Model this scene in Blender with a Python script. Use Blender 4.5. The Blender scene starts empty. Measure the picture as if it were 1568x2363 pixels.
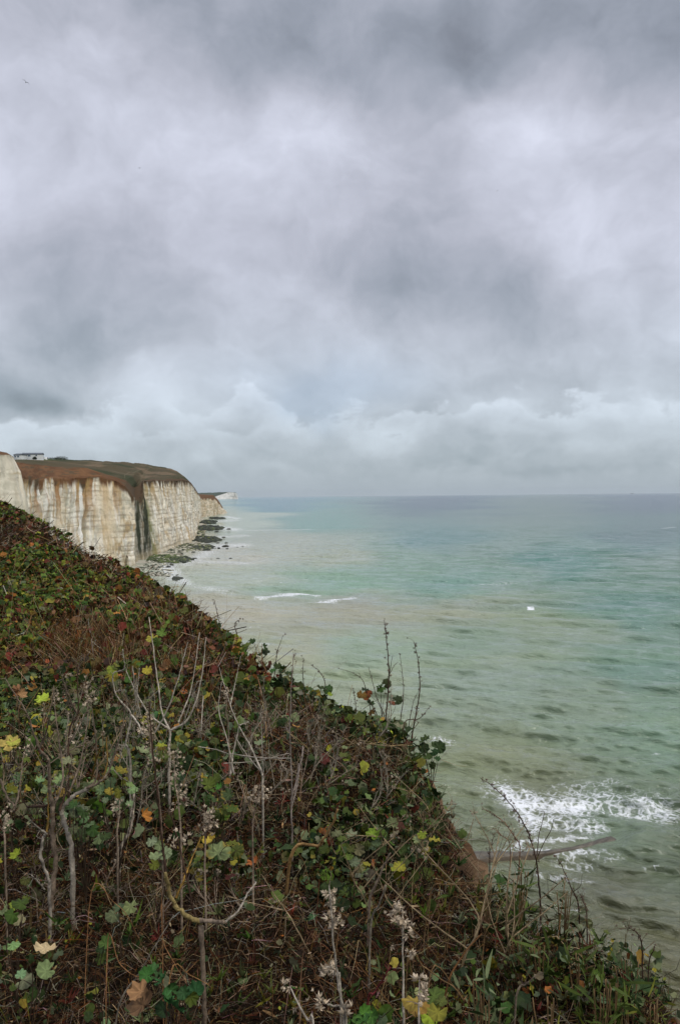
import bpy, math, numpy as np
from mathutils import Matrix, Vector
RS = np.random.RandomState
rng = RS(7)
H = 32.0            # eye height above the sea
F = 1838.0          # focal length in units of a 1568x2363 frame
UC, VC, V0 = 784.0, 1181.5, 1143.2
PITCH = -math.atan((VC - V0) / F)
ROLL = 0.0098

scene = bpy.context.scene
COL = scene.collection

# ---------------------------------------------------------------- camera
fw = np.array([0, math.cos(PITCH), math.sin(PITCH)])
up0 = np.array([0, -math.sin(PITCH), math.cos(PITCH)])
x0 = np.array([1.0, 0, 0])
RT = math.cos(ROLL) * x0 - math.sin(ROLL) * up0
UP = math.cos(ROLL) * up0 + math.sin(ROLL) * x0
CAM = np.array([0, 0, H])
cd = bpy.data.cameras.new("camera")
cam = bpy.data.objects.new("camera", cd)
COL.objects.link(cam)
cd.sensor_fit = 'VERTICAL'; cd.sensor_height = 36.0; cd.sensor_width = 24.0
cd.lens = 36.0 * F / 2363.0
cd.clip_start = 0.05; cd.clip_end = 200000
M = np.eye(4); M[:3, 0] = RT; M[:3, 1] = UP; M[:3, 2] = -fw; M[:3, 3] = CAM
cam.matrix_world = Matrix(M.tolist())
scene.camera = cam

def W(u, v, d):
    """photo position + distance in metres -> world point"""
    u = np.asarray(u, float); v = np.asarray(v, float); d = np.asarray(d, float)
    return CAM + d[..., None] * (fw + ((u - UC) / F)[..., None] * RT - ((v - VC) / F)[..., None] * UP)
def Wz(u, d, z):
    p = W(u, VC, d); p = np.array(p); p[..., 2] = z
    return p
def UV(p):
    q = np.asarray(p, float) - CAM
    d = q @ fw
    d = np.where(np.abs(d) < 1e-3, 1e-3, d)
    return UC + F * (q @ RT) / d, VC - F * (q @ UP) / d, d
def lin(c):
    c = np.asarray(c, float) / 255.0
    return np.where(c <= 0.04045, c / 12.92, ((c + 0.055) / 1.055) ** 2.4)
def sm(a, b, x):
    t = np.clip((x - a) / (b - a), 0, 1)
    return t * t * (3 - 2 * t)
def mixc(a, b, t):
    return a * (1 - t[..., None]) + np.asarray(b) * t[..., None]

# ---------------------------------------------------------------- noise
def _h(ix, iy, iz, seed):
    n = (ix * 374761393 + iy * 668265263 + iz * 2147483647 + seed * 1274126177) & 0xFFFFFFFF
    n = ((n ^ (n >> 13)) * 1274126177) & 0xFFFFFFFF
    n = ((n ^ (n >> 16)) * 2246822519) & 0xFFFFFFFF
    return ((n ^ (n >> 15)) & 0xFFFFFF) / float(0xFFFFFF)
def noise(x, y, z=0.0, seed=0):
    x, y, z = np.broadcast_arrays(np.asarray(x, float), np.asarray(y, float), np.asarray(z, float))
    ix = np.floor(x).astype(np.int64); iy = np.floor(y).astype(np.int64); iz = np.floor(z).astype(np.int64)
    fx, fy, fz = x - ix, y - iy, z - iz
    fx = fx * fx * (3 - 2 * fx); fy = fy * fy * (3 - 2 * fy); fz = fz * fz * (3 - 2 * fz)
    r = 0
    for a in (0, 1):
        for b in (0, 1):
            for c in (0, 1):
                w = (fx if a else 1 - fx) * (fy if b else 1 - fy) * (fz if c else 1 - fz)
                r = r + w * _h(ix + a, iy + b, iz + c, seed)
    return r
def fbm(x, y, z=0.0, seed=0, o=4, g=0.5):
    r, a, s = 0, 1.0, 0
    for k in range(o):
        r = r + a * noise(x * 2 ** k, y * 2 ** k, np.asarray(z) * 2 ** k, seed + k * 17)
        s += a; a *= g
    return r / s

# ---------------------------------------------------------------- objects
def tag(o, label=None, cat=None, group=None, kind=None):
    if label: o['label'] = label
    if cat: o['category'] = cat
    if group: o['group'] = group
    if kind: o['kind'] = kind
    return o
def empty(name, loc, label=None, cat=None, group=None):
    o = bpy.data.objects.new(name, None); COL.objects.link(o)
    o.empty_display_size = 0.2
    o.location = tuple(float(a) for a in loc)
    return tag(o, label, cat, group)
def mesh_np(name, V, Fs, mat, cols=None, smooth=False, parent=None, attrs=None):
    """Fs: list of (n,k) face index arrays. If parent is given V is world space and becomes local to it."""
    V = np.asarray(V, np.float64).reshape(-1, 3)
    if parent is not None:
        V = V - np.array(parent.location)
    me = bpy.data.meshes.new(name)
    Fs = [np.asarray(f, np.int32) for f in Fs if len(f)]
    loops = np.concatenate([f.ravel() for f in Fs]).astype(np.int32)
    tot = np.concatenate([np.full(len(f), f.shape[1], np.int32) for f in Fs])
    st = np.concatenate([[0], np.cumsum(tot)[:-1]]).astype(np.int32)
    me.vertices.add(len(V)); me.vertices.foreach_set('co', V.astype(np.float32).ravel())
    me.loops.add(len(loops)); me.loops.foreach_set('vertex_index', loops)
    me.polygons.add(len(tot)); me.polygons.foreach_set('loop_start', st); me.polygons.foreach_set('loop_total', tot)
    if smooth: me.polygons.foreach_set('use_smooth', np.ones(len(tot), bool))
    me.update(calc_edges=True)
    if cols is not None:
        c = np.ones((len(V), 4), np.float32); c[:, :3] = np.clip(np.broadcast_to(cols, (len(V), 3)), 0, 1)
        a = me.color_attributes.new('Col', 'FLOAT_COLOR', 'POINT'); a.data.foreach_set('color', c.ravel())
    for k, v in (attrs or {}).items():
        a = me.attributes.new(k, 'FLOAT', 'POINT'); a.data.foreach_set('value', np.asarray(v, np.float32).ravel())
    me.materials.append(mat)
    o = bpy.data.objects.new(name, me); COL.objects.link(o)
    if parent is not None: o.parent = parent
    return o
class Bag:
    """collects pieces of one mesh"""
    def __init__(s): s.V, s.F, s.C, s.n = [], {}, [], 0
    def add(s, V, Fs, C):
        V = np.asarray(V, float).reshape(-1, 3)
        for f in Fs:
            f = np.asarray(f)
            if len(f): s.F.setdefault(f.shape[1], []).append(f + s.n)
        s.V.append(V); s.C.append(np.broadcast_to(np.asarray(C, float), (len(V), 3))); s.n += len(V)
        return s
    def build(s, name, mat, parent=None, smooth=False):
        return mesh_np(name, np.concatenate(s.V), [np.concatenate(v) for v in s.F.values()], mat,
                       np.concatenate(s.C), smooth, parent)
def grid_faces(nr, nc, wrap=False):
    i = np.arange(nr - 1)[:, None]; j = np.arange(nc if wrap else nc - 1)[None, :]
    j2 = (j + 1) % nc
    a = i * nc + j; b = i * nc + j2; c = (i + 1) * nc + j2; d = (i + 1) * nc + j
    return np.stack([a, b, c, d], -1).reshape(-1, 4)

# ---------------------------------------------------------------- materials
def material(name, rough=0.8, nscale=8.0, namp=0.25, bump=0.0, bscale=20.0, spec=0.3, col=None, bdist=0.05, sss=0.0):
    m = bpy.data.materials.new(name); m.use_nodes = True
    nt = m.node_tree; N, L = nt.nodes, nt.links
    b = N['Principled BSDF']
    b.inputs['Roughness'].default_value = rough
    b.inputs['Specular IOR Level'].default_value = spec
    if col is None:
        a = N.new('ShaderNodeAttribute'); a.attribute_name = 'Col'; src = a.outputs['Color']
    else:
        a = N.new('ShaderNodeRGB'); a.outputs[0].default_value = (*col, 1); src = a.outputs[0]
    tc = N.new('ShaderNodeTexCoord')
    n = N.new('ShaderNodeTexNoise'); n.inputs['Scale'].default_value = nscale; n.inputs['Detail'].default_value = 5
    n.inputs['Roughness'].default_value = 0.65
    L.new(tc.outputs['Object'], n.inputs['Vector'])
    mr = N.new('ShaderNodeMapRange'); L.new(n.outputs['Fac'], mr.inputs[0])
    mr.inputs[1].default_value = 0.25; mr.inputs[2].default_value = 0.75
    mr.inputs[3].default_value = 1 - namp; mr.inputs[4].default_value = 1 + namp
    vm = N.new('ShaderNodeVectorMath'); vm.operation = 'SCALE'
    L.new(src, vm.inputs[0]); L.new(mr.outputs[0], vm.inputs['Scale'])
    L.new(vm.outputs[0], b.inputs['Base Color'])
    if bump > 0:
        n2 = N.new('ShaderNodeTexNoise'); n2.inputs['Scale'].default_value = bscale; n2.inputs['Detail'].default_value = 6
        L.new(tc.outputs['Object'], n2.inputs['Vector'])
        bp = N.new('ShaderNodeBump'); bp.inputs['Strength'].default_value = bump; bp.inputs['Distance'].default_value = bdist
        L.new(n2.outputs['Fac'], bp.inputs['Height']); L.new(bp.outputs[0], b.inputs['Normal'])
    return m
M_SOIL = material('soil', 1.0, 6, 0.4, 0.7, 30, 0.02)
M_CHALK = material('chalk_face', 0.95, 0.6, 0.14, 0.4, 0.8, 0.1, bdist=0.5)
M_FARCHALK = material('far_chalk', 0.95, 0.05, 0.1, 0, 1, 0.1)
M_LEAF = material('leaf', 0.68, 60, 0.28, 0.3, 90, 0.16, bdist=0.003)
M_STEM = material('dry_stem', 0.9, 70, 0.4, 0.4, 120, 0.06, bdist=0.002)
M_BARK = material('bark', 0.9, 60, 0.55, 0.9, 110, 0.08, bdist=0.004)
M_HUSK = material('papery_husk', 0.9, 120, 0.3, 0.2, 200, 0.08, bdist=0.002)
M_ROCK = material('rock', 0.7, 1.5, 0.35, 0.5, 3, 0.4, bdist=0.1)
M_CONC = material('weathered_concrete', 0.6, 1.2, 0.4, 0.6, 5, 0.5, bdist=0.06)
M_PAINT = material('painted_panel', 0.5, 1.5, 0.06, spec=0.4)
M_GLASS = material('window_glass', 0.15, 2, 0.1, spec=0.6)
M_FEATHER = material('feather', 0.8, 12, 0.1)

# ---------------------------------------------------------------- world: overcast sky
def build_world():
    w = bpy.data.worlds.new("World"); scene.world = w; w.use_nodes = True
    nt = w.node_tree; N, L = nt.nodes, nt.links
    bg = N['Background']; bg.inputs['Strength'].default_value = 1.0
    def math_(op, a, b=None, c=None, clamp=False):
        n = N.new('ShaderNodeMath'); n.operation = op; n.use_clamp = clamp
        for i, x in enumerate((a, b, c)):
            if x is None: continue
            if isinstance(x, (int, float)): n.inputs[i].default_value = x
            else: L.new(x, n.inputs[i])
        return n.outputs[0]
    def vmath(op, a, b=None, scale=None):
        n = N.new('ShaderNodeVectorMath'); n.operation = op
        for i, x in enumerate((a, b)):
            if x is None: continue
            if isinstance(x, tuple): n.inputs[i].default_value = x
            else: L.new(x, n.inputs[i])
        if scale is not None:
            if isinstance(scale, (int, float)): n.inputs['Scale'].default_value = scale
            else: L.new(scale, n.inputs['Scale'])
        return n
    def noise_(vec, scale, detail=6, rough=0.55, dist=0.0):
        n = N.new('ShaderNodeTexNoise'); n.inputs['Scale'].default_value = scale
        n.inputs['Detail'].default_value = detail; n.inputs['Roughness'].default_value = rough
        n.inputs['Distortion'].default_value = dist
        L.new(vec, n.inputs['Vector']); return n
    def smooth(x, a, b, lo=0.0, hi=1.0):
        n = N.new('ShaderNodeMapRange'); n.interpolation_type = 'SMOOTHSTEP'
        L.new(x, n.inputs[0])
        for i, q in ((1, a), (2, b), (3, lo), (4, hi)): n.inputs[i].default_value = q
        return n.outputs[0]
    tc = N.new('ShaderNodeTexCoord'); d = vmath('NORMALIZE', tc.outputs['Generated']).outputs[0]
    sp = N.new('ShaderNodeSeparateXYZ'); L.new(d, sp.inputs[0])
    X, Y, Z = sp.outputs
    az = math_('ARCTAN2', X, Y)
    el = math_('ARCSINE', Z)
    cb = N.new('ShaderNodeCombineXYZ'); L.new(az, cb.inputs[0]); L.new(el, cb.inputs[1]); ae = cb.outputs[0]
    # cloud-deck coordinates (a plane overhead seen in perspective)
    zz = math_('MAXIMUM', math_('ADD', Z, 0.16), 0.02)
    inv = math_('DIVIDE', 1.0, zz)
    deck = vmath('SCALE', d, scale=inv).outputs[0]
    # domain warp
    wn = noise_(ae, 3.2, 4, 0.55)
    wv = vmath('SUBTRACT', wn.outputs['Color'], (0.5, 0.5, 0.5)).outputs[0]
    ae2 = vmath('ADD', ae, vmath('SCALE', wv, scale=0.13).outputs[0]).outputs[0]
    wn3 = noise_(ae, 11, 4, 0.55)
    wv3 = vmath('SUBTRACT', wn3.outputs['Color'], (0.5, 0.5, 0.5)).outputs[0]
    ae2 = vmath('ADD', ae2, vmath('SCALE', wv3, scale=0.05).outputs[0]).outputs[0]
    def ang(u, v):
        p = W(u, v, 1.0) - CAM; p = p / np.linalg.norm(p)
        return math.atan2(p[0], p[1]), math.asin(p[2])
    blobs = [  # photo place, half-widths, brightness
        (1000, 30, 700, 110, -.19), (1150, 110, 420, 80, -.12), (500, 60, 160, 120, -.09), (1500, 150, 200, 110, -.13), (150, -60, 260, 60, -.06),
        (130, 130, 90, 90, .05), (330, 190, 60, 60, -.05), (60, 400, 130, 90, .06), (560, 330, 130, 110, .07),
        (720, 300, 130, 70, .09), (1210, 290, 130, 80, .11), (1260, 480, 110, 170, .10), (1540, 300, 100, 60, .02),
        (1480, 440, 70, 70, -.08), (1080, 400, 130, 70, -.06), (860, 520, 200, 90, -.05), (960, 660, 190, 80, -.19),
        (1230, 730, 140, 60, -.10), (480, 560, 150, 130, .06), (180, 560, 170, 110, -.07), (60, 680, 200, 80, -.10),
        (240, 790, 150, 70, -.17), (20, 890, 110, 60, -.17), (480, 680, 90, 50, -.09), (730, 730, 110, 55, .09),
        (370, 860, 110, 45, .08), (130, 930, 60, 25, -.09), (1480, 600, 130, 110, .03), (1180, 870, 180, 45, -.06),
        (1450, 900, 160, 60, .03), (900, 860, 200, 60, .04), (1300, 1000, 260, 35, -.07), (60, 1000, 160, 45, .02),
        (1200, 1090, 360, 22, -.06), (1450, 1040, 150, 30, -.05), (500, 1030, 200, 26, -.04)]
    acc = None
    for (u, v, su, sv, amp) in blobs:
        a0, e0 = ang(u, v)
        s = vmath('SUBTRACT', ae2, (a0, e0, 0)).outputs[0]
        s = vmath('MULTIPLY', s, (F / su, F / sv, 0)).outputs[0]
        q = vmath('DOT_PRODUCT', s, s).outputs['Value']
        g = math_('EXPONENT', math_('MULTIPLY', q, -0.7))
        acc = math_('MULTIPLY_ADD', g, amp * .66, acc if acc is not None else 0.0)
    n1 = noise_(deck, 1.1, 4, 0.5, 0.2).outputs['Fac']
    n2 = noise_(ae2, 5.0, 7, 0.5).outputs['Fac']
    br = math_('ADD', acc, 0.756)
    br = math_('MULTIPLY_ADD', math_('SUBTRACT', n1, 0.5), 0.06, br)
    br = math_('MULTIPLY_ADD', math_('SUBTRACT', n2, 0.5), 0.24, br)
    n3 = noise_(vmath('MULTIPLY', ae2, (1, 1.35, 1)).outputs[0], 11.0, 8, 0.58, 0.0).outputs['Fac']
    br = math_('MULTIPLY_ADD', math_('SUBTRACT', n3, 0.5), 0.25, br)
    # blue-grey gap between the low cumulus heads
    def gap(u, v, su, sv):
        a0, e0 = ang(u, v)
        s = vmath('MULTIPLY', vmath('SUBTRACT', ae2, (a0, e0, 0)).outputs[0], (F / su, F / sv, 0)).outputs[0]
        return math_('EXPONENT', math_('MULTIPLY', vmath('DOT_PRODUCT', s, s).outputs['Value'], -0.9))
    gp = math_('ADD', gap(760, 880, 170, 60), gap(690, 930, 70, 40), clamp=True)
    # cumulus banks: (heads, noise amplitude, softness, top brightness, fall)
    band = noise_(vmath('MULTIPLY', ae, (1, 1.5, 1)).outputs[0], 16, 9, 0.60, 0.25).outputs['Fac']
    band2 = noise_(vmath('MULTIPLY', ae, (1, 1.6, 1)).outputs[0], 7, 5, 0.6, 0.2).outputs['Fac']
    puff = noise_(vmath('MULTIPLY', ae, (1, 1.3, 1)).outputs[0], 30, 7, 0.6, 0.4).outputs['Fac']
    sae = N.new('ShaderNodeSeparateXYZ'); L.new(ae, sae.inputs[0])
    def bank(base_v, heads, namp, soft, top, fall, depth, mfac=1.0):
        nonlocal br
        h = ang(784, base_v)[1]
        ho = None
        for (u, v, su) in heads:
            a0 = ang(u, base_v)[0]
            t = math_('MULTIPLY', math_('SUBTRACT', az, a0), F / su)
            g = math_('EXPONENT', math_('MULTIPLY', math_('MULTIPLY', t, t), -1.0))
            ho = math_('MULTIPLY_ADD', g, (base_v - v) / F, ho if ho is not None else h)
        ho = math_('MULTIPLY_ADD', math_('SUBTRACT', band, 0.5), namp, ho)
        ho = math_('MULTIPLY_ADD', math_('SUBTRACT', band2, 0.5), namp * 1.0, ho)
        dd = math_('SUBTRACT', ho, el)
        m = math_('MULTIPLY', smooth(dd, 0.0, soft), mfac)
        inside = smooth(dd, 0.0, depth, top, fall)
        inside = math_('MULTIPLY_ADD', math_('SUBTRACT', puff, 0.5), 0.11, inside)
        inside = math_('MULTIPLY_ADD', math_('SUBTRACT', band, 0.5), 0.16, inside)
        k = N.new('ShaderNodeMix'); k.data_type = 'FLOAT'
        L.new(m, k.inputs[0]); L.new(br, k.inputs[2]); L.new(inside, k.inputs[3])
        br = k.outputs[0]
        return m
    bank(960, [(565, 868, 75), (40, 940, 140), (350, 880, 60), (1120, 900, 130), (1400, 930, 140), (800, 945, 60)], 0.11, 0.018, 0.845, 0.71, 0.08, 0.85)
    bank(1010, [(640, 960, 80), (760, 945, 60), (1040, 925, 100), (1220, 940, 120), (100, 960, 90), (380, 985, 80), (1480, 985, 80)], 0.09, 0.014, 0.805, 0.69, 0.06, 0.8)
    bank(1065, [(500, 1030, 80), (880, 1030, 100), (1300, 1040, 150), (200, 1040, 70)], 0.06, 0.018, 0.73, 0.675, 0.04, 0.6)
    acc2 = None
    for (u, v, su, sv, amp) in [(1250, 1085, 330, 14, -.05), (1480, 1050, 140, 16, -.035), (1330, 1000, 200, 20, -.04), (130, 925, 70, 22, -.07), (20, 920, 80, 26, -.06), (640, 1020, 60, 12, -.045), (870, 990, 110, 16, -.03), (520, 990, 40, 14, -.03), (1190, 870, 160, 26, -.03), (420, 1020, 120, 14, -.03), (950, 1060, 260, 12, -.025), (1120, 915, 60, 14, .03), (575, 890, 50, 22, .05), (690, 905, 50, 26, -.035)]:
        a0, e0 = ang(u, v)
        s = vmath('MULTIPLY', vmath('SUBTRACT', ae2, (a0, e0 + .004, 0)).outputs[0], (F / su, F / sv, 0)).outputs[0]
        g = math_('EXPONENT', math_('MULTIPLY', vmath('DOT_PRODUCT', s, s).outputs['Value'], -0.7))
        acc2 = math_('MULTIPLY_ADD', g, amp, acc2 if acc2 is not None else 0.0)
    br = math_('ADD', br, acc2)
    # low haze band at the horizon
    hz = smooth(el, 0.0, 0.035, 0.8, 0.0)
    k = N.new('ShaderNodeMix'); k.data_type = 'FLOAT'; L.new(hz, k.inputs[0]); L.new(br, k.inputs[2]); k.inputs[3].default_value = 0.675
    br = k.outputs[0]
    # brightness -> cloud colour (display-like value -> linear)
    lb = math_('POWER', math_('MAXIMUM', br, 0.02), 2.2)
    lowtint = smooth(el, 0.0, 0.33)
    tint = N.new('ShaderNodeMix'); tint.data_type = 'RGBA'
    L.new(lowtint, tint.inputs[0])
    tint.inputs[6].default_value = (.99, 1.13, 1.25, 1); tint.inputs[7].default_value = (1.05, 1.09, 1.27, 1)
    tint2 = N.new('ShaderNodeMix'); tint2.data_type = 'RGBA'
    L.new(smooth(br, 0.56, 0.74), tint2.inputs[0]); tint2.inputs[6].default_value = (0.975, 1.03, 1.05, 1); tint2.inputs[7].default_value = (1, 1, 1, 1)
    tt = vmath('MULTIPLY', tint.outputs[2], tint2.outputs[2]).outputs[0]
    cloud = vmath('SCALE', tt, scale=lb).outputs[0]
    # blue between the clouds
    st = N.new('ShaderNodeTexSky'); st.sky_type = 'NISHITA'; st.sun_disc = False
    st.sun_elevation = SUN_EL; st.sun_rotation = SUN_ROT
    sky = vmath('SCALE', st.outputs[0], scale=0.1).outputs[0]
    mx = N.new('ShaderNodeMix'); mx.data_type = 'RGBA'
    L.new(math_('MULTIPLY', gp, 0.0), mx.inputs[0])
    cover = math_('SUBTRACT', 0.94, math_('MULTIPLY', gp, 0.12))
    L.new(cover, mx.inputs[0]); L.new(sky, mx.inputs[6]); L.new(cloud, mx.inputs[7])
    bl = vmath('MULTIPLY', mx.outputs[2], (1, 1, 1)).outputs[0]
    gt = N.new('ShaderNodeMix'); gt.data_type = 'RGBA'
    L.new(math_('MULTIPLY', gp, 0.3), gt.inputs[0]); L.new(bl, gt.inputs[6]); gt.inputs[7].default_value = (0.44, 0.56, 0.74, 1)
    # an overcast sky is brighter overhead than near the horizon
    zen = smooth(Z, 0.52, 0.95, 1.0, 1.75)
    fin = vmath('SCALE', gt.outputs[2], scale=zen).outputs[0]
    L.new(fin, bg.inputs['Color'])
    w.cycles.sampling_method = 'MANUAL'; w.cycles.sample_map_resolution = 512
SUN_EL = math.radians(48); SUN_ROT = math.radians(125)   # sun veiled, to the right and behind
build_world()
sl = bpy.data.lights.new('sun', 'SUN'); sl.energy = 1.5; sl.angle = math.radians(14); sl.color = (1.0, 0.95, 0.87)
so = bpy.data.objects.new('sun', sl); COL.objects.link(so)
sd = Vector((math.sin(SUN_ROT) * math.cos(SUN_EL), math.cos(SUN_ROT) * math.cos(SUN_EL), math.sin(SUN_EL)))
so.rotation_euler = sd.to_track_quat('Z', 'Y').to_euler()
so.location = (0, 0, 100)
scene.view_settings.view_transform = 'Standard'; scene.view_settings.look = 'None'
scene.view_settings.exposure = 0.0; scene.view_settings.gamma = 1.0

# ---------------------------------------------------------------- sea
def build_sea():
    nr, = (1080,)
    vmax = 2900.0
    # rows evenly spaced in depression angle: real spacing grows with distance
    t = np.linspace(0, 1, nr)
    dep = (1 - t) ** 1.6 * (math.atan((vmax - V0) / F)) + math.atan(H / 25000.0)
    r = H / np.tan(dep); r[-1] = 25000.0
    fine = np.linspace(-math.radians(31), math.radians(31), 820)
    rest = np.linspace(math.radians(31), math.radians(329), 60)[1:-1]
    a = np.concatenate([fine, rest])
    nc = len(a)
    Rr, A = np.meshgrid(r, a, indexing='ij')
    x = Rr * np.sin(A); y = Rr * np.cos(A)
    z = np.zeros_like(x)
    dr = np.gradient(r)[:, None] * np.ones_like(x)
    R2 = RS(3)
    main = math.radians(203)     # the swell runs in towards the shore
    for k in range(90):
        lam = 1.1 * (20 / 1.1) ** R2.rand()
        th = main + R2.randn() * (0.24 + .16 * (lam < 4))
        amp = 0.0205 * lam ** 0.50 * (0.6 + 0.8 * R2.rand())
        kx, ky = math.sin(th) * 2 * math.pi / lam, math.cos(th) * 2 * math.pi / lam
        wgt = np.clip((lam / np.maximum(dr, 1e-3) - 2.0) / 3.0, 0, 1)
        s = np.sin(kx * x + ky * y + R2.rand() * 6.28 + 1.2 * (noise(x / 60, y / 60, k * 3.1, 5) - .5) * 2)
        z += amp * wgt * (s + 0.35 * s * s - 0.17)
    z *= 0.85
    for k in range(14):                     # the swell itself: long parallel crests
        lam = 6.5 + 8 * R2.rand(); th = main + R2.randn() * .13
        kx, ky = math.sin(th) * 2 * math.pi / lam, math.cos(th) * 2 * math.pi / lam
        wgt = np.clip((lam / np.maximum(dr, 1e-3) - 2.0) / 3.0, 0, 1)
        s = np.sin(kx * x + ky * y + R2.rand() * 6.28 + 1.6 * (noise(x / 50, y / 50, k * 2.3, 6) - .5) * 2)
        z += .062 * wgt * (s + .4 * s * s - .2)
    # groups of higher and lower waves
    z *= 0.65 + 0.8 * noise(x / 45, y / 45, 0, 9)
    P = np.stack([x, y, z], -1)
    u, v, _ = UV(np.stack([x, y, np.zeros_like(x)], -1).reshape(-1, 3))
    front = (np.abs(A.ravel()) < math.radians(60))
    u = np.where(front, u, 1500.0 * np.sign(np.sin(A.ravel()))); v = np.where(front, v, 1500)
    xr, yr = x.ravel(), y.ravel()
    lr = np.log(Rr.ravel())
    wu = (fbm(A.ravel() * 9, lr * 5, 0, 11, 5) - .5); wv_ = (fbm(A.ravel() * 14, lr * 7, 5, 12, 5) - .5)
    near = sm(1250, 1700, v)
    uu = u + wu * 230; vv = v + wv_ * (34 + 80 * near)
    pts = [(1500, 1150, 112, 139, 157), (1000, 1155, 118, 148, 163), (640, 1160, 132, 168, 180), (1500, 1230, 124, 146, 152), (1000, 1240, 133, 156, 161),
           (750, 1205, 145, 168, 170), (560, 1200, 175, 186, 184), (500, 1280, 184, 188, 184), (640, 1260, 170, 177, 173), (760, 1300, 160, 170, 163), (930, 1300, 140, 162, 156),
           (1300, 1300, 122, 149, 148), (560, 1345, 168, 178, 170), (1000, 1350, 130, 156, 150), (750, 1345, 145, 168, 160), (1400, 1400, 121, 147, 141), (540, 1400, 172, 172, 162),
           (800, 1412, 160, 162, 150), (1050, 1415, 150, 158, 142), (1250, 1445, 140, 153, 137), (1100, 1470, 136, 154, 140), (1450, 1530, 122, 146, 135), (1150, 1560, 128, 147, 135),
           (700, 1480, 160, 166, 152), (900, 1500, 146, 162, 148), (850, 1600, 142, 154, 136), (1300, 1650, 125, 141, 126), (1500, 1700, 116, 140, 124), (1080, 1760, 122, 132, 108),
           (1450, 1900, 108, 128, 108), (1400, 2050, 103, 108, 88), (1540, 2000, 103, 118, 98), (1500, 2200, 100, 104, 82), (1200, 1900, 112, 120, 98), (1560, 2320, 98, 100, 76), (1300, 2400, 100, 104, 80)]
    for i_, k_ in enumerate(SEA_CAL): pts[i_] = pts[i_][:2] + tuple(lin(pts[i_][2:]) * np.array(k_))
    pts = [p if len(SEA_CAL) else p[:2] + tuple(lin(p[2:]) * .9) for p in pts]
    num = np.zeros((len(u), 3)); den = np.zeros(len(u))
    for (pu, pv, r_, g_, b_) in pts:
        sc = 90 + 110 * (pv > 1330) ; scv = 30 + 0.22 * max(0, pv - 1200)
        w = 1.0 / (((uu - pu) / (sc * 1.6)) ** 2 + ((vv - pv) / (scv * 1.3)) ** 2 + 0.08) ** 2
        num += w[:, None] * np.array([r_, g_, b_]); den += w
    c = num / den[:, None]
    c = np.clip(c, .02, .75); c[:, 0] = np.maximum(c[:, 0], c[:, 1] * .42)
    # fine streaks of sediment along the wave trains
    stq = fbm(xr / 55 + 3, yr / 14, 0, 21, 5)
    c = mixc(c, c * np.array([1.22, 1.12, .9]), sm(.45, .75, stq) * sm(1250, 1420, v) * 0.40)
    c = mixc(c, c * np.array([.72, .98, .92]), sm(.5, .75, fbm(xr / 40, yr / 16, 9, 31, 5)) * sm(1300, 1450, v) * 0.22)
    # ---- foam amount
    foam = np.zeros(len(u))
    def seg(u0, v0, u1, v1, wu_, wv2, amp):
        nonlocal foam
        du, dv = u1 - u0, v1 - v0
        tt = np.clip(((u - u0) * du / wu_ ** 2 + (v - v0) * dv / wv2 ** 2) / (du * du / wu_ ** 2 + dv * dv / wv2 ** 2 + 1e-9), 0, 1)
        q = ((u - u0 - tt * du) / wu_) ** 2 + ((v - v0 - tt * dv) / wv2) ** 2
        foam = np.maximum(foam, amp * np.exp(-q))
    # the break over the groyne
    seg(1165, 1830, 1230, 1905, 26, 26, 1.08); seg(1200, 1850, 1330, 1870, 45, 34, 1.08); seg(1330, 1850, 1500, 1872, 40, 26, .88)
    seg(1480, 1850, 1540, 1880, 26, 18, .95); seg(1240, 1900, 1370, 1915, 45, 22, .9); seg(1310, 1815, 1400, 1810, 40, 12, .62)
    seg(1230, 1962, 1360, 1965, 50, 8, .85); seg(1290, 1985, 1350, 1990, 40, 9, .58); seg(1200, 1945, 1330, 1938, 40, 8, .8); seg(1500, 2000, 1520, 2000, 30, 8, .5)
    seg(1250, 2025, 1340, 2040, 50, 7, .5); seg(1500, 1885, 1568, 1885, 30, 6, .7)
    seg(1150, 1815, 1290, 1890, 60, 40, .72); seg(1290, 1830, 1540, 1870, 60, 42, .70); seg(1180, 1960, 1400, 1975, 60, 18, .66)
    # breaking lines
    seg(600, 1380, 650, 1375, 18, 3, 1.12); seg(650, 1375, 692, 1371, 18, 4.6, 1.2); seg(692, 1371, 732, 1376, 14, 3, 1.1)
    seg(716, 1390, 765, 1387, 14, 2.8, 1.1); seg(765, 1387, 815, 1380, 12, 3, 1.1)
    seg(1219, 1408, 1229, 1409, 3.6, 3.0, 1.55)
    seg(1005, 1700, 1040, 1722, 22, 9, .95); seg(1110, 1348, 1170, 1347, 30, 3.5, .62); seg(1530, 1219, 1552, 1217, 9, 1.4, .8)
    # wash along the rocks
    for (a_, b_, c_, d_, e_, g_, h_) in [(390, 1320, 430, 1345, 22, 12, .8), (430, 1300, 480, 1275, 30, 10, .72), (470, 1262, 560, 1258, 30, 7, .8), (500, 1240, 560, 1236, 30, 5, .68),
            (490, 1215, 540, 1222, 30, 6, .85), (480, 1205, 540, 1200, 25, 5, .7), (440, 1295, 560, 1300, 40, 5, .62), (520, 1192, 545, 1196, 18, 3, .8), (400, 1345, 520, 1365, 35, 8, .62),
            (390, 1310, 400, 1330, 30, 16, .9), (520, 1225, 700, 1222, 50, 2, .6), (570, 1280, 640, 1283, 30, 2, .58)]:
        seg(a_, b_, c_, d_, e_, g_, h_ * 1.15)
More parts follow.
